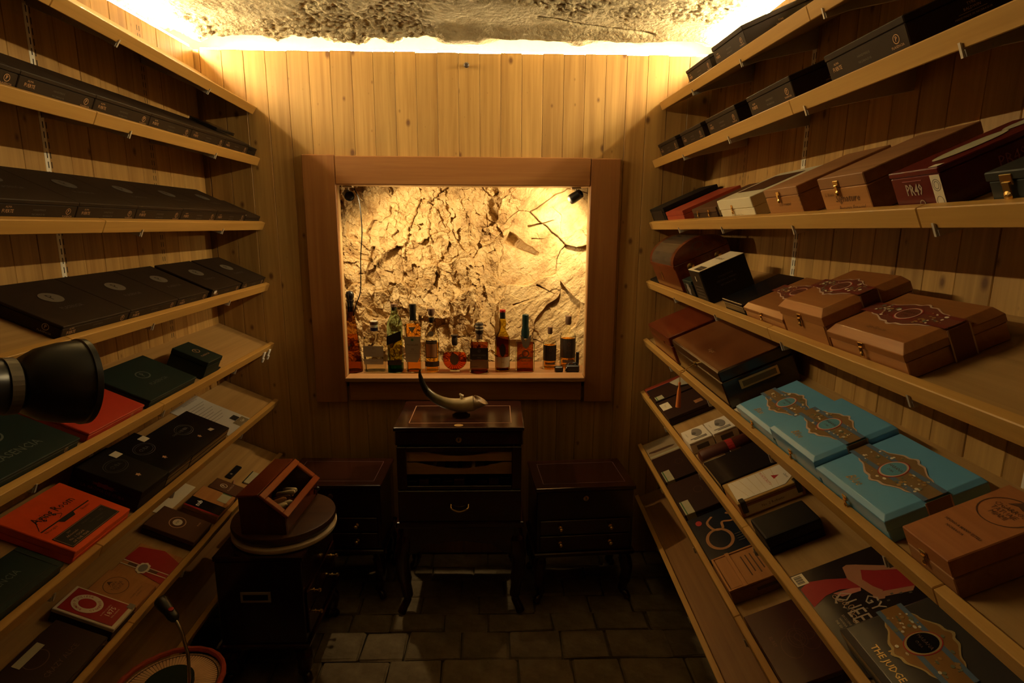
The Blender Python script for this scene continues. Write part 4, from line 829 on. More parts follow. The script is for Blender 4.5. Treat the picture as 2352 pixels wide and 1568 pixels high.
mb = MB(); mb.box(.007, L-.007, .044, Dp-.008, h-.0058, h-.003, .0006); lid = mb.obj('lid', cedar, root); mb = MB(); mb.box(.007, L-.007, .008, .042, h-.0058, h-.001, .0008); mb.obj('lid_pull', cedar, root); mb = MB(); mb.box(-.002, L+.002, .0405, .052, h-.0012, h+.001, .0006); mb.obj('batten', cedar, root)
txt(root, 'CUBANA', .017, brown_ink, on_top(L*.5, .150, h-.003), bold=.02)
for i in range(4): flat(root, 'stamped_line', rect(.03, L-.03-.012*(i % 2), .075+i*.013, .078+i*.013), brown_ink, on_top(0, 0, h-.003))
flat(root, 'end_stamp', rect(-.03, .03, -.004, .004), brown_ink, on_near('R7', .10, .022, L))
mb = MB(); mb.lathe([(.004, 0), (.006, .004), (.006, .012), (.003, .016)], 12); tag(mb.obj('rubber_stopper', black_pl, None, pose('R7', 1.51, 1.52, .162)), 'small black stopper at the back of the cedar sliding lid box', 'stopper')
r, L = cbox('R7', 1.035, 1.268, .152, .030, mat('oxblood', (.050, .010, .008), .35, coat=.2), 'oxblood box engraved with a coin crest, nearest the camera on seventh right shelf', 'box', seam=.62); h = .03
for rx_, ry_, x_, y_ in ((.032, .020, -.02, .032), (.028, .020, .022, .028), (.030, .022, 0, 0), (.024, .016, 0, 0), (.034, .022, .024, -.026), (.012, .009, .0, .004)): ring(r, 'engraving', rx_, ry_, .0009, mat('engraved_line', (.14, .055, .035)), on_top(L*.5+x_*.8, .082+y_*.8, h), 24)
txt(r, 'EL REY', .011, mat('engraved_line', ()), on_top(L*.45, .030, h))
# ------------------------------------------------------------------ bottles on the sill
amber = glass('amber_glass', (.64, .42, .18)); clear = glass('clear_glass', (.93, .92, .84)); greeng = glass('green_glass', (.66, .82, .68)); yellowg = glass('yellow_green_glass', (.70, .58, .16))
whisky = glass('whisky', (.94, .62, .21), .3, .05); gold_l = glass('gold_liquor', (.92, .66, .20), .3, .05); red_l = glass('red_brandy', (.82, .34, .09), .3, .05); dark_l = glass('dark_whisky', (.62, .29, .085), .3, .05); water = glass('clear_liquor', (.93, .92, .85), .3, .05)
teal_wax = mat('teal_wax', (.004, .022, .020), .4); lab_grey = mat('grey_label', (.34, .30, .25), .5); lab_cream = mat('bottle_cream_label', (.42, .34, .22), .5); lab_dark = mat('bottle_dark_label', (.022, .013, .008), .45); lab_blue = mat('cap_blue', (.02, .02, .09), .4)
SZ = OZ0+.0006
def bottle(x, y, prof, label, gm, liq=None, fill=0, sq=0, sy=1.0, cap=None, capm=black_pl, n=28, sx=1.0):
    root = empty('bottle', (x, y, SZ), label, 'bottle', 'bottles on the niche sill')
    # closed glass wall with an inner surface
    inn = [(max(r-.004, .003), z+(.006 if i == 0 else 0)) for i, (r, z) in enumerate(prof)]
    mb = MB(); mb.lathe(prof, n, sx=sx, sy=sy, sq=sq); mb.obj('glass_body', gm, root, smooth=True)
    if liq:
        lp = [(r-.0008 if 0 else r*.965-.0006, z) for r, z in inn if z < fill]; rr = np.interp(fill, [z for r, z in prof], [r for r, z in prof]); lp.append((rr*.965-.0006, fill))
        mb = MB(); mb.lathe(lp, n, sx=sx, sy=sy, sq=sq); mb.obj('liquid', liq, root, smooth=True)
    if cap: mb = MB(); mb.lathe(cap, 18); mb.obj('stopper', capm, root, smooth=True)
    return root
def fl(root, name, pts, m, y, t=.0006): return flat(root, name, pts, m, T((0, -y, 0)) @ RX, t)
def lbl(root, w, z0, z1, r, m, name='label', sy=1.0):
    """label wrapped on the front of a round bottle"""
    b = bmesh.new(); k = 10; rows = []
    for z in (z0, z1):
        rows.append([b.verts.new((r*math.sin(-w/2+w*i/k), -r*sy*math.cos(-w/2+w*i/k), z)) for i in range(k+1)])
    for i in range(k): b.faces.new((rows[0][i], rows[0][i+1], rows[1][i+1], rows[1][i]))
    me = bpy.data.meshes.new(name); b.to_mesh(me); b.free(); return link(name, me, m, root)
r = bottle(-.640, 2.555, [(.030, 0), (.043, .004), (.043, .012), (.040, .045), (.034, .10), (.026, .18), (.017, .255), (.0135, .30), (.0135, .315)], 'tall tapering amber bottle with black mushroom stopper, leftmost on the sill', amber, gold_l, .165, cap=[(.0125, .300), (.0165, .316), (.0175, .320), (.014, .323), (.018, .334), (.019, .345), (.014, .357), (.004, .361)], capm=black_gl)
mb = MB(); mb.lathe([(.0142, .27), (.0142, .316)], 18); mb.obj('neck_sleeve', black_gl, r); fl(r, 'motif', [(-.010, .115), (.004, .130), (.008, .128), (-.002, .116), (-.008, .10)], black_ink, .033)
r = bottle(-.540, 2.553, [(.030, 0), (.047, .004), (.048, .012), (.048, .135), (.044, .155), (.028, .168), (.0125, .172), (.0125, .195)], 'squat clear bottle with two grey labels and blue banded cap', clear, water, .110, sq=5, sy=.72, cap=[(.0165, .184), (.0168, .228)], capm=white_card)
mb = MB(); mb.lathe([(.0172, .185), (.0172, .200)], 18); mb.obj('cap_band', lab_blue, r); mb = MB(); mb.lathe([(.0172, .212), (.0172, .224)], 18); mb.obj('cap_band', brown_m, r)
l = fl(r, 'label', rect(-.044, .044, .074, .122), lab_grey, .0352); ring(l, 'seal', .004, .004, .001, brown_ink, T((0, .112, .0008))); txt(l, 'TEQUILA', .006, grey_ink, T((0, .092, .0008))); l = fl(r, 'label', rect(-.042, .042, .040, .064), lab_grey, .0352); txt(l, 'LALO', .014, grey_ink, T((0, .052, .0008)))
r = bottle(-.449, 2.552, [(.028, 0), (.0315, .003), (.0315, .205), (.029, .225), (.016, .255), (.0125, .268), (.0125, .292)], 'square green bottle with a slanted black label', greeng, gold_l, .150, sq=7, cap=[(.0105, .275), (.0120, .290), (.0148, .291), (.0148, .304)], capm=cork)
fl(r, 'label', [(-.0318, .125), (.0318, .150), (.0318, .190), (-.0318, .165)], black_ink, .0325); fl(r, 'label', rect(-.0305, .0305, .036, .058), lab_dark, .0325); mb = MB(); mb.box(-.0300, .0300, -.0300, .0300, .003, .034); mb.obj('thick_base', glass('teal_base_glass', (.10, .34, .26)), r); ring(r, 'crest', .006, .006, .002, brown_ink, T((0, -.0326, .205)) @ RX); ring(r, 'crest', .005, .007, .003, brown_ink, T((0, -.0326, .083)) @ RX)
r = bottle(-.368, 2.553, [(.030, 0), (.0345, .003), (.0355, .10), (.0385, .195), (.037, .210), (.026, .222), (.0135, .232), (.0130, .262)], 'amber whisky bottle with a tall grey label and black capsule', clear, whisky, .212, sq=4, cap=[(.0150, .232), (.0140, .262), (.0152, .278), (.0150, .303), (.012, .304)], capm=black_pl)
l = fl(r, 'label', [(-.030, .052), (.020, .050), (.032, .075), (.0365, .165), (-.0345, .165)], lab_grey, .0385); txt(l, 'MACALLAN', .011, brown_ink, T((0, .128, .0008)), sx=.85); txt(l, '12', .012, brown_ink, T((0, .108, .0008))); flat(l, 'crest', rect(-.005, .005, .146, .156), green_ink, T((0, 0, .0006)), .0003); txt(l, 'HIGHLAND SINGLE MALT', .0045, grey_ink, T((0, .090, .0008))); txt(l, 'YEARS OLD', .005, grey_ink, T((0, .098, .0008))); fl(r, 'neck_label', [(-.016, .208), (.016, .208), (0, .180)], lab_grey, .0392)
r = bottle(-.287, 2.554, [(.028, 0), (.0315, .003), (.0315, .150), (.028, .175), (.015, .205), (.0115, .222), (.0115, .252)], 'clear bottle with a framed brown label and cork top', clear, gold_l, .128, cap=[(.0105, .252), (.0115, .256), (.0145, .262), (.0150, .283), (.012, .284)], capm=cork)
mb = MB(); mb.lathe([(.0130, .233), (.0130, .245)], 18); mb.lathe([(.007, .22), (.0122, .2335)], 12); mb.obj('collar', black_pl, r)
l = lbl(r, 1.75, .066, .146, .0322, lab_dark); lbl(r, 1.55, .070, .130, .0326, mat('amber_label', (.26, .11, .035), .5), 'label_picture'); txt(r, 'CENTENARIO', .0065, copper_ink, T((0, -.0330, .138)) @ RX); lbl(r, 2.6, .026, .050, .0322, lab_dark, 'lower_label'); flat(r, 'medal', oval(0, 0, .0125, .0125, 20), lab_grey, T((0, -.028, .175)) @ RX)
root = r = empty('bottle', (-.186, 2.556, SZ), 'round flat decanter of red-brown brandy with a fluted cork stopper', 'bottle', 'bottles on the niche sill')
prof = [(.056*math.sin(a), .058-.054*math.cos(a)) for a in [PI*(.03+.86*i/18) for i in range(19)]]+[(.0135, .112), (.0125, .130)]
mb = MB(); mb.lathe(prof, 40, sy=.5); mb.obj('glass_body', clear, r, smooth=True); lp = [(q[0]*.955, q[1]) for q in prof if .007 < q[1] < .088]; mb = MB(); mb.lathe(lp, 40, sy=.49); mb.obj('liquid', red_l, r, smooth=True)
mb = MB()
for i in range(26):
    a = 2*PI*i/26; mb.tube([(.020*math.cos(a), -.0285+.002, .056+.020*math.sin(a)), (.040*math.cos(a), -.0215, .056+.040*math.sin(a)), (.0525*math.cos(a), -.008, .056+.0505*math.sin(a))], .0013, 5) if -2.2 < ((a+PI) % (2*PI)-PI) and .056+.0505*math.sin(a) < .094 else None
mb.obj('flutes', red_l, r); flat(r, 'medallion', oval(0, 0, .0195, .026, 28), mat('old_medal', (.10, .055, .03), .5), T((0, -.0288, .060)) @ RX, .001)
mb = MB(); mb.lathe([(.0105, .118), (.0130, .128), (.0130, .152), (.0105, .155), (.0165, .160), (.0165, .165)], 18); mb.obj('stopper', lab_dark, r, smooth=True)
mb = MB(); mb.box(-.022, .022, -.016, .016, 0, .006, .002); mb.obj('foot', clear, r)
r = bottle(-.075, 2.532, [(.038, 0), (.0435, .004), (.0425, .02), (.0385, .085), (.0415, .135), (.041, .145), (.030, .150), (.0155, .152), (.0155, .172)], 'waisted square decanter with dark label and striped block stopper', clear, dark_l, .132, sq=6, sy=.8, cap=[(.0165, .178), (.0175, .184), (.0175, .222), (.016, .224)], capm=lab_dark)
for z in (.193, .207): mb = MB(); mb.lathe([(.0179, z), (.0179, z+.006)], 18); mb.obj('stopper_stripe', lab_cream, r)
mb = MB(); mb.lathe([(.0145, .152), (.0145, .178)], 18); mb.obj('cork_stem', cork, r)
l = fl(r, 'label', [(-.0395, .065), (.0395, .065), (.0400, .118), (-.0400, .118)], lab_dark, .0335); txt(l, 'BENCHMARK', .010, grey_ink, T((0, .085, .0008))); txt(l, 'FINE', .008, grey_ink, T((0, .074, .0008))); ring(l, 'seal', .006, .006, .002, grey_ink, T((0, .105, .0008))); l = fl(r, 'label', [(-.041, .025), (.041, .025), (.0395, .063), (-.0395, .063)], mat('tan_bottle_label', (.20, .11, .05), .5), .0345); flat(l, 'text_line', rect(-.036, -.005, .032, .035), brown_ink, T((0, 0, .0006)), .0003)
r = bottle(.028, 2.566, [(.028, 0), (.0335, .004), (.0335, .140), (.030, .158), (.015, .185), (.0135, .195), (.0165, .210), (.0165, .222), (.0125, .240), (.0120, .268)], 'bulb necked whisky bottle with cream label and black capsule', yellowg, dark_l, .150, cap=[(.0128, .238), (.0128, .275), (.011, .276)], capm=black_pl)
mb = MB(); mb.lathe([(.0131, .267), (.0131, .2768), (.010, .277)], 18); mb.obj('cap_top', rm, r); lbl(r, 2.7, .020, .068, .0342, lab_cream); txt(r, '16', .012, brown_ink, T((0, -.0346, .045)) @ RX); flat(r, 'oval_label', oval(0, 0, .0135, .030, 24), lab_dark, T((0, -.0342, .100)) @ RX)
r = bottle(.130, 2.562, [(.036, 0), (.0425, .004), (.0425, .125), (.038, .142), (.020, .150), (.0165, .160), (.0165, .186), (.0125, .205), (.0125, .235)], 'dark whisky bottle sealed in teal wax with a grey ribbon', clear, dark_l, .128, sq=4, sy=.75, cap=[(.0180, .150), (.0185, .180), (.0138, .208), (.0150, .225), (.0145, .255), (.012, .257)], capm=teal_wax)
fl(r, 'ribbon', [(-.024, .172), (-.012, .118), (.002, .108), (.014, .118), (.026, .172), (.012, .160), (0, .140), (-.010, .160)], mat('grey_ribbon', (.26, .22, .19), .5), .034); ring(r, 'label_print', .016, .016, .004, dim_ink, T((0, -.0324, .085)) @ RX); fl(r, 'label_print', rect(-.030, .030, .063, .069), dim_ink, .0325); txt(r, 'BULLEIT', .009, dim_ink, T((0, -.0326, .052)) @ RX); txt(r, 'RESERVE', .006, dim_ink, T((0, -.0326, .036)) @ RX)
mb = MB(); mb.box(-.0385, .0385, -.028, .028, .001, .011, .002); mb.obj('thick_base', clear, r)
for x, y, sc, w, t in ((.245, 2.605, .80, 1.0, 'smaller dark labelled bottle with cork top'), (.330, 2.625, 1.0, .95, 'larger dark labelled bottle with cork top at the right end')):
    r = bottle(x, y, [(.034*w*sc/.8*.92, 0), (.0375*w*sc, .003), (.0375*w*sc, .145*sc), (.034*w*sc, .158*sc), (.016*sc, .172*sc), (.0105*sc, .178*sc), (.0105*sc, .215*sc)], t, clear, whisky, .135*sc, cap=[(.0095*sc, .200*sc), (.0140*sc, .206*sc), (.0140*sc, .240*sc), (.012*sc, .241*sc)], capm=cork)
    lbl(r, 2.6, .050*sc, .140*sc, .0382*w*sc, lab_dark); ring(r, 'label_print', .008*sc, .008*sc, .002, brown_ink, T((0, -.0388*w*sc, .115*sc)) @ RX); lbl(r, 1.6, .028*sc, .042*sc, .0382*w*sc, mat('old_medal', ()), 'strip_label'); txt(r, 'RUM', .010*sc, brown_ink, T((0, -.0388*w*sc, .085*sc)) @ RX)
mb = MB(); mb.box(-.018, .018, -.014, .014, 0, .024, .004); tag(mb.obj('power_plug', black_pl, None, (.282, 2.545, SZ)), 'small black power plug standing on the sill by the small bottle', 'plug')
root = empty('power_adapter', (.345, 2.552, SZ), 'black power adapter with coiled lead at the right end of the sill', 'adapter'); mb = MB(); mb.box(-.030, .028, -.022, .022, 0, .030, .004); mb.obj('case', black_pl, root); mb = MB(); mb.tube(bez([(.0, 0, .031), (.012, -.005, .040), (.020, .0, .034), (.005, .012, .036), (-.015, .006, .034), (-.030, -.02, .018), (-.034, -.02, .004)], 6), .0028, 6); mb.obj('lead', black_pl, root); mb = MB(); mb.box(.016, .030, .012, .020, .028, .085, .002); mb.obj('cable_tail', black_pl, root)
# small spot lamps in the top corners of the niche
def spotlamp(x, aim, lab, yaw):
    root = empty('niche_spotlight', (x, 2.545, OZ1-.0005), lab, 'spotlight'); mb = MB(); mb.box(-.02, .02, -.015, .015, -.006, 0, .001); mb.obj('base', white_card, root); mb = MB(); mb.tube([(0, 0, -.005), (0, 0, -.022)], .004, 8); mb.obj('stem', white_card, root)
    q = Vector(aim).normalized().to_track_quat('Z', 'X').to_matrix().to_4x4(); M = T((0, 0, -.036)) @ q
    mb = MB(); mb.lathe([(.012, -.030), (.019, -.026), (.021, .0), (.022, .018), (.0205, .030), (.018, .030), (.017, .012)], 20, M, cap=False); b_ = mb.obj('housing', black_sat, root, smooth=True); mb = MB(); mb.lathe([(.004, .011), (.0175, .012)], 20, M); mb.obj('lens', mat('lamp_lens', (.02, .018, .015), .2), root); return root
spotlamp(-.622, (.35, -.88, -.22), 'small black spotlight with white bracket in the niche, upper left corner', 0)
spotlamp(.338, (-.8, .65, -.55), 'small black spotlight in the niche, upper right corner', 0)
cv = bez([(-.600, 2.56, OZ1-.01), (-.585, 2.575, 1.60), (-.580, 2.58, 1.48), (-.592, 2.585, 1.36), (-.600, 2.59, 1.22), (-.622, 2.60, 1.16), (-.640, 2.60, 1.10)], 10)
mb = MB(); mb.tube(cv, .0022, 6); tag(mb.obj('lamp_cable', mat('matt_cable', (.004, .004, .004), .95, spec=.05), smooth=True), 'thin black cable hanging down the rock from the left spotlight', 'cable')

# ------------------------------------------------------------------ furniture
stringing = mat('inlay_line', (.38, .20, .11), .35)
def cab_leg(h, s=1.0, dx=1, dy=1):
    mb = MB(); mb.tube(bez([(0, 0, h), (.004*dx, .004*dy, h*.86), (.014*dx*s, .014*dy*s, h*.62), (.006*dx, .006*dy, h*.34), (.000, .0, h*.16), (.016*dx*s, .016*dy*s, .022), (.024*dx*s, .024*dy*s, .004)], 6), [.026*s]*6+[.030*s]*6+[.027*s]*6+[.021*s]*6+[.016*s]*6+[.017*s]*6+[.014*s], 10); return mb
def top_inlay(root, x0, x1, y0, y1, z, m=stringing, w=.003):
    mb = MB()
    for a in ((x0, x1, y0, y0+w), (x0, x1, y1-w, y1), (x0, x0+w, y0, y1), (x1-w, x1, y0, y1)): mb.box(*a, z, z+.0004)
    return mb.obj('inlay', m, root)
def knob(parent, x, y, z, axis='-y', sc=1.0):
    rot = {'-y': RX, 'x': Matrix.Rotation(PI/2, 4, 'Y')}[axis]
    mb = MB(); mb.lathe([(.009*sc, 0), (.009*sc, .002), (.004*sc, .003), (.004*sc, .012), (.009*sc, .016), (.0095*sc, .022), (.005*sc, .026)], 14, T((x, y, z)) @ rot); return mb.obj('knob', brass, parent, smooth=True)
def keyhole(parent, x, y, z):
    mb = MB(); mb.lathe([(.011, 0), (.011, .003), (.006, .004)], 18, T((x, y, z)) @ RX); o = mb.obj('lock', brass, parent); flat(o, 'key_slot', rect(-.0015, .0015, -.005, .005), black_ink, T((x, y-.0042, z)) @ RX, .0004); return o
# centre humidor cabinet on cabriole legs
W2, DP = .238, .325
root = empty('humidor_cabinet', (-.1375, 2.046, 0), 'dark mahogany humidor cabinet on curved legs with a glazed front, under the niche', 'cabinet')
z0, z1 = .375, .755
mb = MB(); t = .016
mb.box(-W2+.008, -W2+.008+t, .006, DP-.006, z0, z1-.05).box(W2-.008-t, W2-.008, .006, DP-.006, z0, z1-.05).box(-W2+.026, W2-.026, DP-.02, DP-.006, z0, z1-.05).box(-W2+.026, W2-.026, .012, DP-.022, z0, z0+t).box(-W2+.026, W2-.026, .012, DP-.022, .512, .526)
mb.obj('carcass', mahog_v, root)
mb = MB(); mb.box(-W2, W2, 0, DP, .705, .760, .004); mb.box(-W2-.004, W2+.004, -.004, DP, .7605, .776, .005, seg=2); lid = mb.obj('lid', mahog, root); top_inlay(lid, -W2+.047, W2-.043, .045, DP-.07, .7762); flat(lid, 'medallion', oval(0, 0, .017, .0125, 28), gold, T((-.002, .020, .7765))); keyhole(lid, -.001, -.0002, .728)
door = empty('door', (0, 0, 0), parent=root)
mb = MB()
for a in ((-W2+.006, -.196, .530, .700), (.196, W2-.006, .530, .700), (-.196, .196, .680, .700), (-.196, .196, .530, .545)): mb.box(a[0], a[1], -.004, .010, a[2], a[3], .002)
door = mb.obj('door', mahog, root); bpy.data.objects.remove([o for o in root.children if o.type == 'EMPTY'][0])
mb = MB(); mb.box(-.197, .197, .002, .004, .544, .682); mb.obj('pane', glass('cabinet_glass', (.97, .96, .94), .6, .06), door)
scal = lambda z, hh, dip: [(-.205, z)]+[(.205, z)]+[(.205, z+hh)]+[(.165-.33*i/16, z+hh-dip*math.sin(PI*i/16)) for i in range(17)]+[(-.205, z+hh)]
for z, hh in ((.640, .046), (.588, .046)):
    mb = MB(); mb.prism(scal(z, hh, .026), 0, .008, T((0, .016, 0)) @ RX); mb.box(-.205, .205, .016, .29, z, z+.006); mb.obj('tray', tray_m, root)
for z, hh in ((.640, .046), (.588, .046)): pass
for i in range(9): mb = MB(); mb.box(-.198+i*.044, -.160+i*.044, .014, .16, .527, .527+.030+.006*(i % 3), .002); mb.obj('packed_box', (dbrown, brown_m, black_card)[i % 3], root)
for i in range(7):
    mb = MB(); mb.lathe([(.004, 0), (.008, .006), (.0085, .11), (.005, .118)], 10, T((-.15+i*.05, .03, .604)) @ Matrix.Rotation(-PI/2, 4, 'X')); mb.obj('cigar', (brown_m, cream, dbrown)[i % 3], root, smooth=True)
mb = MB(); mb.box(-W2+.006, W2-.006, -.004, .010, .400, .526, .003); dr = mb.obj('drawer', mahog, root); mb = MB(); mb.tube(bez([(-.033, -.004, .470), (-.030, -.018, .460), (0, -.022, .450), (.030, -.018, .460), (.033, -.004, .470)], 6), .0035, 8); mb.obj('handle', brass, dr, smooth=True)
mb = MB(); mb.box(-W2-.006, W2+.006, -.008, DP, .372, .398, .006, seg=2); mb.obj('base_moulding', mahog, root)
ap = [(-W2+.02, .372), (-W2+.02, .255), (-.17, .262), (-.12, .30), (0, .315), (.12, .30), (.17, .262), (W2-.02, .255), (W2-.02, .372)]
mb = MB(); mb.prism(ap, -.018, -.004, RX); mb.obj('apron', mahog, root)
mb = MB(); mb.prism([(.02, .372), (.02, .26), (.10, .315), (DP-.10, .315), (DP-.02, .26), (DP-.02, .372)], -.006, .006, T((W2-.018, 0, 0)) @ Matrix(((0, 0, 1, 0), (1, 0, 0, 0), (0, 1, 0, 0), (0, 0, 0, 1)))); mb.obj('apron', mahog, root)
mb = MB(); mb.prism([(.02, .372), (.02, .26), (.10, .315), (DP-.10, .315), (DP-.02, .26), (DP-.02, .372)], -.006, .006, T((-W2+.018, 0, 0)) @ Matrix(((0, 0, 1, 0), (1, 0, 0, 0), (0, 1, 0, 0), (0, 0, 0, 1)))); mb.obj('apron', mahog, root)
for sx_ in (-1, 1):
    for yy, sy_ in ((.026, -1), (DP-.03, 1)): cab_leg(.372, 1.0, sx_, sy_).obj('leg', mahog, root, T((sx_*(W2-.026), yy, 0)), smooth=True)
# low drawer tables either side
def low_table(x, y, w, dp, yaw, lab, h=.508):
    root = empty('drawer_table', T((x, y, 0)) @ Matrix.Rotation(math.radians(yaw), 4, 'Z'), lab, 'side table', 'low drawer tables'); hw = w/2
    mb = MB(); mb.box(-hw+.006, hw-.006, .004, dp-.004, .232, h-.019, .003); mb.obj('body', mahog_v, root)
    mb = MB(); mb.box(-hw, hw, -.004, dp, h-.018, h, .005, seg=2); tp = mb.obj('top', mahog, root); top_inlay(tp, -hw+.035, hw-.035, .035, dp-.04, h+.0002, mat('dull_inlay', (.12, .055, .045), .35), .0022); keyhole(root, 0, .003, h-.048)
    for z in (.310, .244):
        mb = MB(); mb.box(-hw+.02, hw-.02, -.004, .003, z, z+.060, .002); d_ = mb.obj('drawer', mahog, root)
        for q in (-.10, .10): knob(d_, q, -.004, z+.032, sc=.8)
    mb = MB(); mb.box(-hw-.004, hw+.004, -.006, dp, .212, .231, .004); mb.obj('base_moulding', mahog, root)
    for sx_ in (-1, 1):
        for yy, sy_ in ((.03, -1), (dp-.03, 1)): cab_leg(.212, .85, sx_, sy_).obj('leg', mahog, root, T((sx_*(hw-.03), yy, 0)), smooth=True)
low_table(.352, 2.105, .40, .27, 4.0, 'low dark drawer table right of the glazed cabinet, its top bare')
low_table(-.650, 2.135, .40, .27, -1.0, 'low dark drawer table left of the glazed cabinet, behind the turntable')
# near left cabinet with drawers facing the aisle
root = empty('drawer_cabinet', (-.905, 1.70, 0), 'dark drawer cabinet with a label frame on its side, carrying the turntable', 'cabinet'); w, dp, h = .285, .355, .470
mb = MB(); mb.box(.004, w-.004, .004, dp-.004, .152, h-.02, .003); mb.obj('body', mahog_v, root); mb = MB(); mb.box(0, w+.004, 0, dp, h-.019, h, .004); mb.obj('top', mahog, root)
o = flat(root, 'label_frame', rect(-.048, .048, -.018, .018), mat('dull_brass', (.42, .33, .22), .4, metal=.1), T((.128, .0032, .325)) @ RX, .003); flat(o, 'label_slot', rect(-.040, .040, -.010, .010), black_ink, T((0, 0, .0031)), .0005)
for z in (.255, .175):
    mb = MB(); mb.box(w-.003, w+.004, .02, dp-.02, z, z+.075, .002); d_ = mb.obj('drawer', mahog, root)
    for q in (.082, .29): knob(d_, w+.004, q, z+.040, 'x', .8)
mb = MB(); mb.box(-.004, w+.006, -.004, dp+.004, .135, .151, .004); mb.obj('base_moulding', mahog, root)
for sx_, xx in ((-1, .03), (1, w-.03)):
    for yy, sy_ in ((.03, -1), (dp-.03, 1)): cab_leg(.135, .95, sx_, sy_).obj('leg', mahog, root, T((xx, yy, 0)), smooth=True)
# turntable and roofed display case
tx, ty = -.730, 1.872
root = empty('turntable', (tx, ty, .4705), 'round dark turntable with pale rim below, on the drawer cabinet', 'turntable')
mb = MB(); mb.lathe([(.10, 0), (.168, .004), (.1715, .010), (.1715, .018), (.165, .022)], 56); mb.obj('pale_ring', rim_white, root, smooth=True)
mb = MB(); mb.lathe([(.15, .0225), (.160, .026), (.167, .034), (.171, .046), (.168, .056), (.16, .0575)], 64); mb.obj('disc', wood('walnut_disc', (.035, .014, .006), (.075, .033, .014), 0, 40, .35), root, smooth=True)
zt = .4705+.0582
LC = .285
root = empty('display_case', T((-.748, 1.735, zt)) @ Matrix.Rotation(math.radians(-3), 4, 'Z'), 'red-brown slant front display case with cigars behind glass, on the turntable', 'display case')
P5 = [(-.073, 0), (.074, 0), (.074, .060), (-.008, .130), (-.074, .127)]
q = Matrix(((1, 0, 0, 0), (0, 0, 1, 0), (0, 1, 0, 0), (0, 0, 0, 1)))
def endp(a, b): mb = MB(); mb.prism(P5, a, b, q, .001); return mb.obj('end_panel', wood('case_end', (.05, .012, .005), (.10, .028, .010), 2, 40, .3), root)
endp(0, .010); endp(LC-.010, LC)
mb = MB(); mb.box(-.073, -.065, .0102, LC-.0102, .001, .125); mb.obj('back', cherry, root); mb = MB(); mb.box(-.065, .072, .0102, LC-.0102, .001, .012); mb.obj('floor_panel', cherry, root); mb = MB(); mb.box(.066, .074, .0102, LC-.0102, .012, .058); mb.obj('front_rail', cherry, root)
mb = MB(); mb.prism([(-.077, .1275), (-.008, .1305), (-.008, .138), (-.077, .135)], -.004, LC+.004, q, .001); mb.obj('roof', cherry, root)
a = math.atan2(.070, .082); Lf = math.hypot(.070, .082)
Mf = Matrix(((0, math.cos(a), math.sin(a), -.008), (1, 0, 0, -.004), (0, -math.sin(a), math.cos(a), .131), (0, 0, 0, 1)))
LL = LC+.008; bw = .023
frame_red = wood('case_frame', (.20, .035, .008), (.36, .085, .02), 0, 40, .28, coat=.4)
mb = MB(); mb.box(0, LL, 0, bw, 0, .010, .002).box(0, LL, Lf+.008-bw, Lf+.008, 0, .010, .002).box(0, bw, bw, Lf+.008-bw, 0, .010, .002).box(LL-bw, LL, bw, Lf+.008-bw, 0, .010, .002)
lid = mb.obj('slanted_lid', frame_red, root, Mf); mb = MB(); mb.box(bw-.001, LL-bw+.001, bw-.001, Lf+.009-bw, .002, .004); mb.obj('pane', glass('case_glass', (.97, .96, .94), .5, .05), lid)
for i in range(8):
    mb = MB(); mb.lathe([(.004, 0), (.0085, .006), (.009, .075), (.004, .084)], 10, T((-.045+.012*(i % 2), .035+i*.030, .026+.010*(i % 3))) @ Matrix.Rotation(math.radians(72), 4, 'Y') @ Matrix.Rotation(.3*(i-3)*.5, 4, 'X')); mb.obj('cigar', (brown_m, cream, cigar_w, cream)[i % 4], root, smooth=True)
mb = MB(); mb.lathe([(.004, 0), (.004, .006), (.008, .010), (.006, .016)], 12, T((.0745, .26, .035)) @ Matrix.Rotation(PI/2, 4, 'Y')); mb.obj('knob', black_pl, root)
# horn on the cabinet
hp = bez([(-.160, .02, .178), (-.158, .018, .150), (-.140, .012, .105), (-.105, .004, .070), (-.055, 0, .047), (0, 0, .040), (.050, 0, .047)], 6)
rad = list(np.interp(np.linspace(0, 1, len(hp)), [0, .2, .5, .8, 1], [.002, .009, .018, .026, .030]))
root = empty('horn_vessel', (-.137, 2.185, .7768), 'curved cow horn with a dark tip and open pale mouth, on the glazed cabinet', 'horn')
def hornmat():
    m, nt, bs, N, L = nodes('horn'); tc = N('ShaderNodeTexCoord'); sp = N('ShaderNodeSeparateXYZ'); L(tc.outputs['Object'], sp.inputs[0]); no = N('ShaderNodeTexNoise'); no.inputs['Scale'].default_value = 30; L(tc.outputs['Object'], no.inputs['Vector'])
    ad = N('ShaderNodeMath'); ad.operation = 'MULTIPLY_ADD'; L(no.outputs['Fac'], ad.inputs[0]); ad.inputs[1].default_value = .04; L(sp.outputs[0], ad.inputs[2]); mr = N('ShaderNodeMapRange'); L(ad.outputs[0], mr.inputs[0]); mr.inputs[1].default_value = -.11; mr.inputs[2].default_value = .03
    rp = N('ShaderNodeValToRGB'); e = rp.color_ramp.elements; e[0].color = (.012, .011, .009, 1); e[1].color = (.55, .43, .24, 1); k = e.new(.45); k.color = (.20, .15, .07, 1); L(mr.outputs[0], rp.inputs[0]); L(rp.outputs[0], bs.inputs['Base Color']); bs.inputs['Roughness'].default_value = .25; return m
hm = hornmat(); mb = MB(); mb.tube(hp, rad, 16); mb.obj('horn_body', hm, root, smooth=True)
mb = MB()
b = bmesh.new(); n = 20; ringA = []; ringB = []; ringC = []
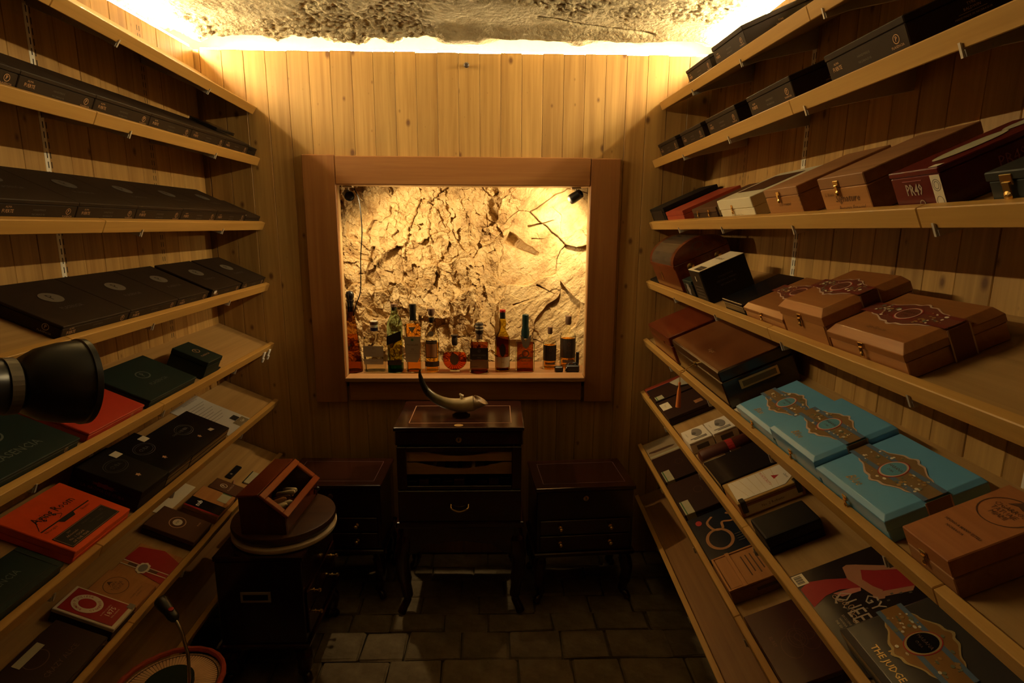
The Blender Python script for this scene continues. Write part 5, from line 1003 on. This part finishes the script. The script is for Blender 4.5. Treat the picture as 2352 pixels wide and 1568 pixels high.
for i in range(n):
    a_ = 2*PI*i/n; c_, s_ = math.cos(a_), math.sin(a_)
    ringA.append(b.verts.new((.049, .030*c_, .047+.030*s_))); t_ = (1-s_)*.5
    ringB.append(b.verts.new((.050+.055*t_, .033*c_, .047+.012+.018*s_+(.004*t_)))); ringC.append(b.verts.new((.045+.045*t_, .027*c_, .047+.012+.012*s_)))
ctr = b.verts.new((.02, 0, .05))
for i in range(n):
    j = (i+1) % n; b.faces.new((ringA[i], ringA[j], ringB[j], ringB[i])); b.faces.new((ringB[i], ringB[j], ringC[j], ringC[i])); b.faces.new((ringC[i], ringC[j], ctr))
bmesh.ops.recalc_face_normals(b, faces=b.faces); me = bpy.data.meshes.new('horn_mouth'); b.to_mesh(me); b.free(); link('horn_mouth', me, mat('horn_mouth', (.34, .22, .11), .4), root, smooth=True)
mb = MB(); mb.tube([(0, 0, .063), (.004, 0, .078), (-.006, 0, .086)], [.007, .008, .003], 8); mb.obj('peg', cream, root); mb = MB(); mb.lathe([(.022, 0), (.022, .006), (.012, .012)], 16, T((.0, 0, 0)), sx=1.6); mb.obj('stand', mahog, root)
# gooseneck lamp and woven stool at lower left
zs = .40; sx0, sy0, Rr = -.808, 1.262, .122
root = empty('woven_stool', (sx0, sy0, 0), 'round woven stool with radiating pale cane and a red bound rim, lower left', 'stool')
mb = MB(); mb.lathe([(.085, .0), (.105, .01), (.112, .30), (Rr-.010, zs-.02), (Rr-.012, zs-.012)], 40); mb.obj('basket_body', mat('dark_wicker', (.05, .022, .012), .7, bump=.8, scale=90), root)
mb = MB()
mb.tube([(Rr*math.cos(2*PI*i/48), Rr*math.sin(2*PI*i/48), zs-.004+.0015*(i % 2)) for i in range(49)], .0070, 8); mb.obj('bound_rim', mat('red_binding', (.34, .04, .015), .7, bump=.6, scale=120), root)
cane = mat('cane', (.78, .50, .30), .5); mb0 = MB(); mb0.prism([(.055, -.0017), (Rr-.006, -.0039), (Rr-.006, .0039), (.055, .0017)], -.0016, .0016, None, .0005); cme = mb0.mesh('cane_strip'); cme.materials.append(cane)
for i in range(84): link('cane_strip', cme, None, root, T((0, 0, zs-.008)) @ Matrix.Rotation(2*PI*i/84, 4, 'Z') @ Matrix.Rotation(math.radians(3), 4, 'Y'))
mb = MB(); mb.lathe([(.02, zs-.022), (.056, zs-.018), (.057, zs+.0035), (.02, zs+.0048)], 36); mb.obj('centre_pad', green_card, root)
root = empty('gooseneck_lamp', (-.738, 1.222, zs+.0056), 'bent chrome gooseneck lamp with a black head and red button, on the woven stool', 'lamp')
mb = MB(); mb.lathe([(.018, 0), (.018, .006), (.006, .012)], 20); mb.obj('base', black_pl, root)
c_ = bez([(0, 0, .010), (.006, .0, .05), (.008, .002, .10), (.002, .008, .12), (-.010, .018, .155), (-.028, .030, .180)], 8); mb = MB(); mb.tube(c_, .0040, 10); mb.obj('neck', chrome, root, smooth=True)
hd = Vector((-.028, .030, .180)); dr_ = Vector((-.75, .45, .45)).normalized(); M = T(hd) @ dr_.to_track_quat('Z', 'Y').to_matrix().to_4x4()
mb = MB(); mb.lathe([(.005, -.006), (.010, .0), (.0125, .010), (.0125, .030), (.014, .036), (.016, .060), (.013, .066)], 20, M); hdo = mb.obj('head', black_sat, root, smooth=True); mb = MB(); mb.lathe([(.006, .0), (.006, .003), (.003, .0035)], 16, M @ T((0, .0, .018)) @ Matrix.Rotation(math.radians(-75), 4, 'X') @ T((0, 0, .0115))); mb.obj('red_button', mat('red_button', (.40, .02, .02), .3), hdo); mb = MB(); mb.lathe([(.0135, .066), (.008, .068)], 20, M); mb.obj('lens', mat('dusty_lens', (.30, .26, .20), .4), hdo)
# large black studio lamp at the left edge of the view
ax = Vector((.54, .83, -.15)).normalized(); M = T((-.571, .760, 1.308)) @ ax.to_track_quat('Z', 'X').to_matrix().to_4x4()
root = empty('studio_lamp', (-.76, .56, 0), 'black cylindrical studio lamp with a flared hood, at the left edge', 'studio lamp'); Mi = root.matrix_basis.inverted() @ M
mb = MB(); mb.lathe([(.030, -.24), (.034, -.235), (.034, -.055), (.030, -.050)], 36, Mi); mb.obj('lamp_body', black_sat, root, smooth=True)
mb = MB(); mb.lathe([(.0355, -.066), (.0355, -.054)], 36, Mi); mb.obj('chrome_collar', mat('dull_collar', (.20, .17, .13), .35, metal=.5), root)
mb = MB(); mb.lathe([(.030, -.050), (.036, -.046), (.046, -.030), (.053, -.006), (.055, .010), (.055, .014), (.0575, .015), (.0575, .022), (.0555, .023), (.053, .018), (.050, -.006), (.040, -.034), (.01, -.042)], 56, Mi, cap=False); mb.obj('flared_hood', black_sat, root, smooth=True)
mb = MB(); mb.lathe([(.002, -.040), (.026, -.040), (.028, -.036), (.010, -.028)], 24, Mi); mb.obj('bulb_cover', mat('frosted_cover', (.35, .32, .28), .4), root)
e = (root.matrix_basis.inverted() @ M) @ Vector((0, 0, -.15)); mb = MB(); mb.tube([(e.x, e.y, .02), (e.x, e.y, e.z-.036)], .011, 14); mb.obj('stand_pole', black_pl, root, smooth=True)
mb = MB()
for i in range(3): a_ = 2*PI*i/3+.5; mb = MB(); mb.tube([(e.x+.01*math.cos(a_), e.y+.01*math.sin(a_), .30), (e.x+.17*math.cos(a_), e.y+.17*math.sin(a_), .010)], .008, 8); mb.obj('leg', black_pl, root)
for o in bpy.data.objects:
    if '_L' in o: del o['_L']
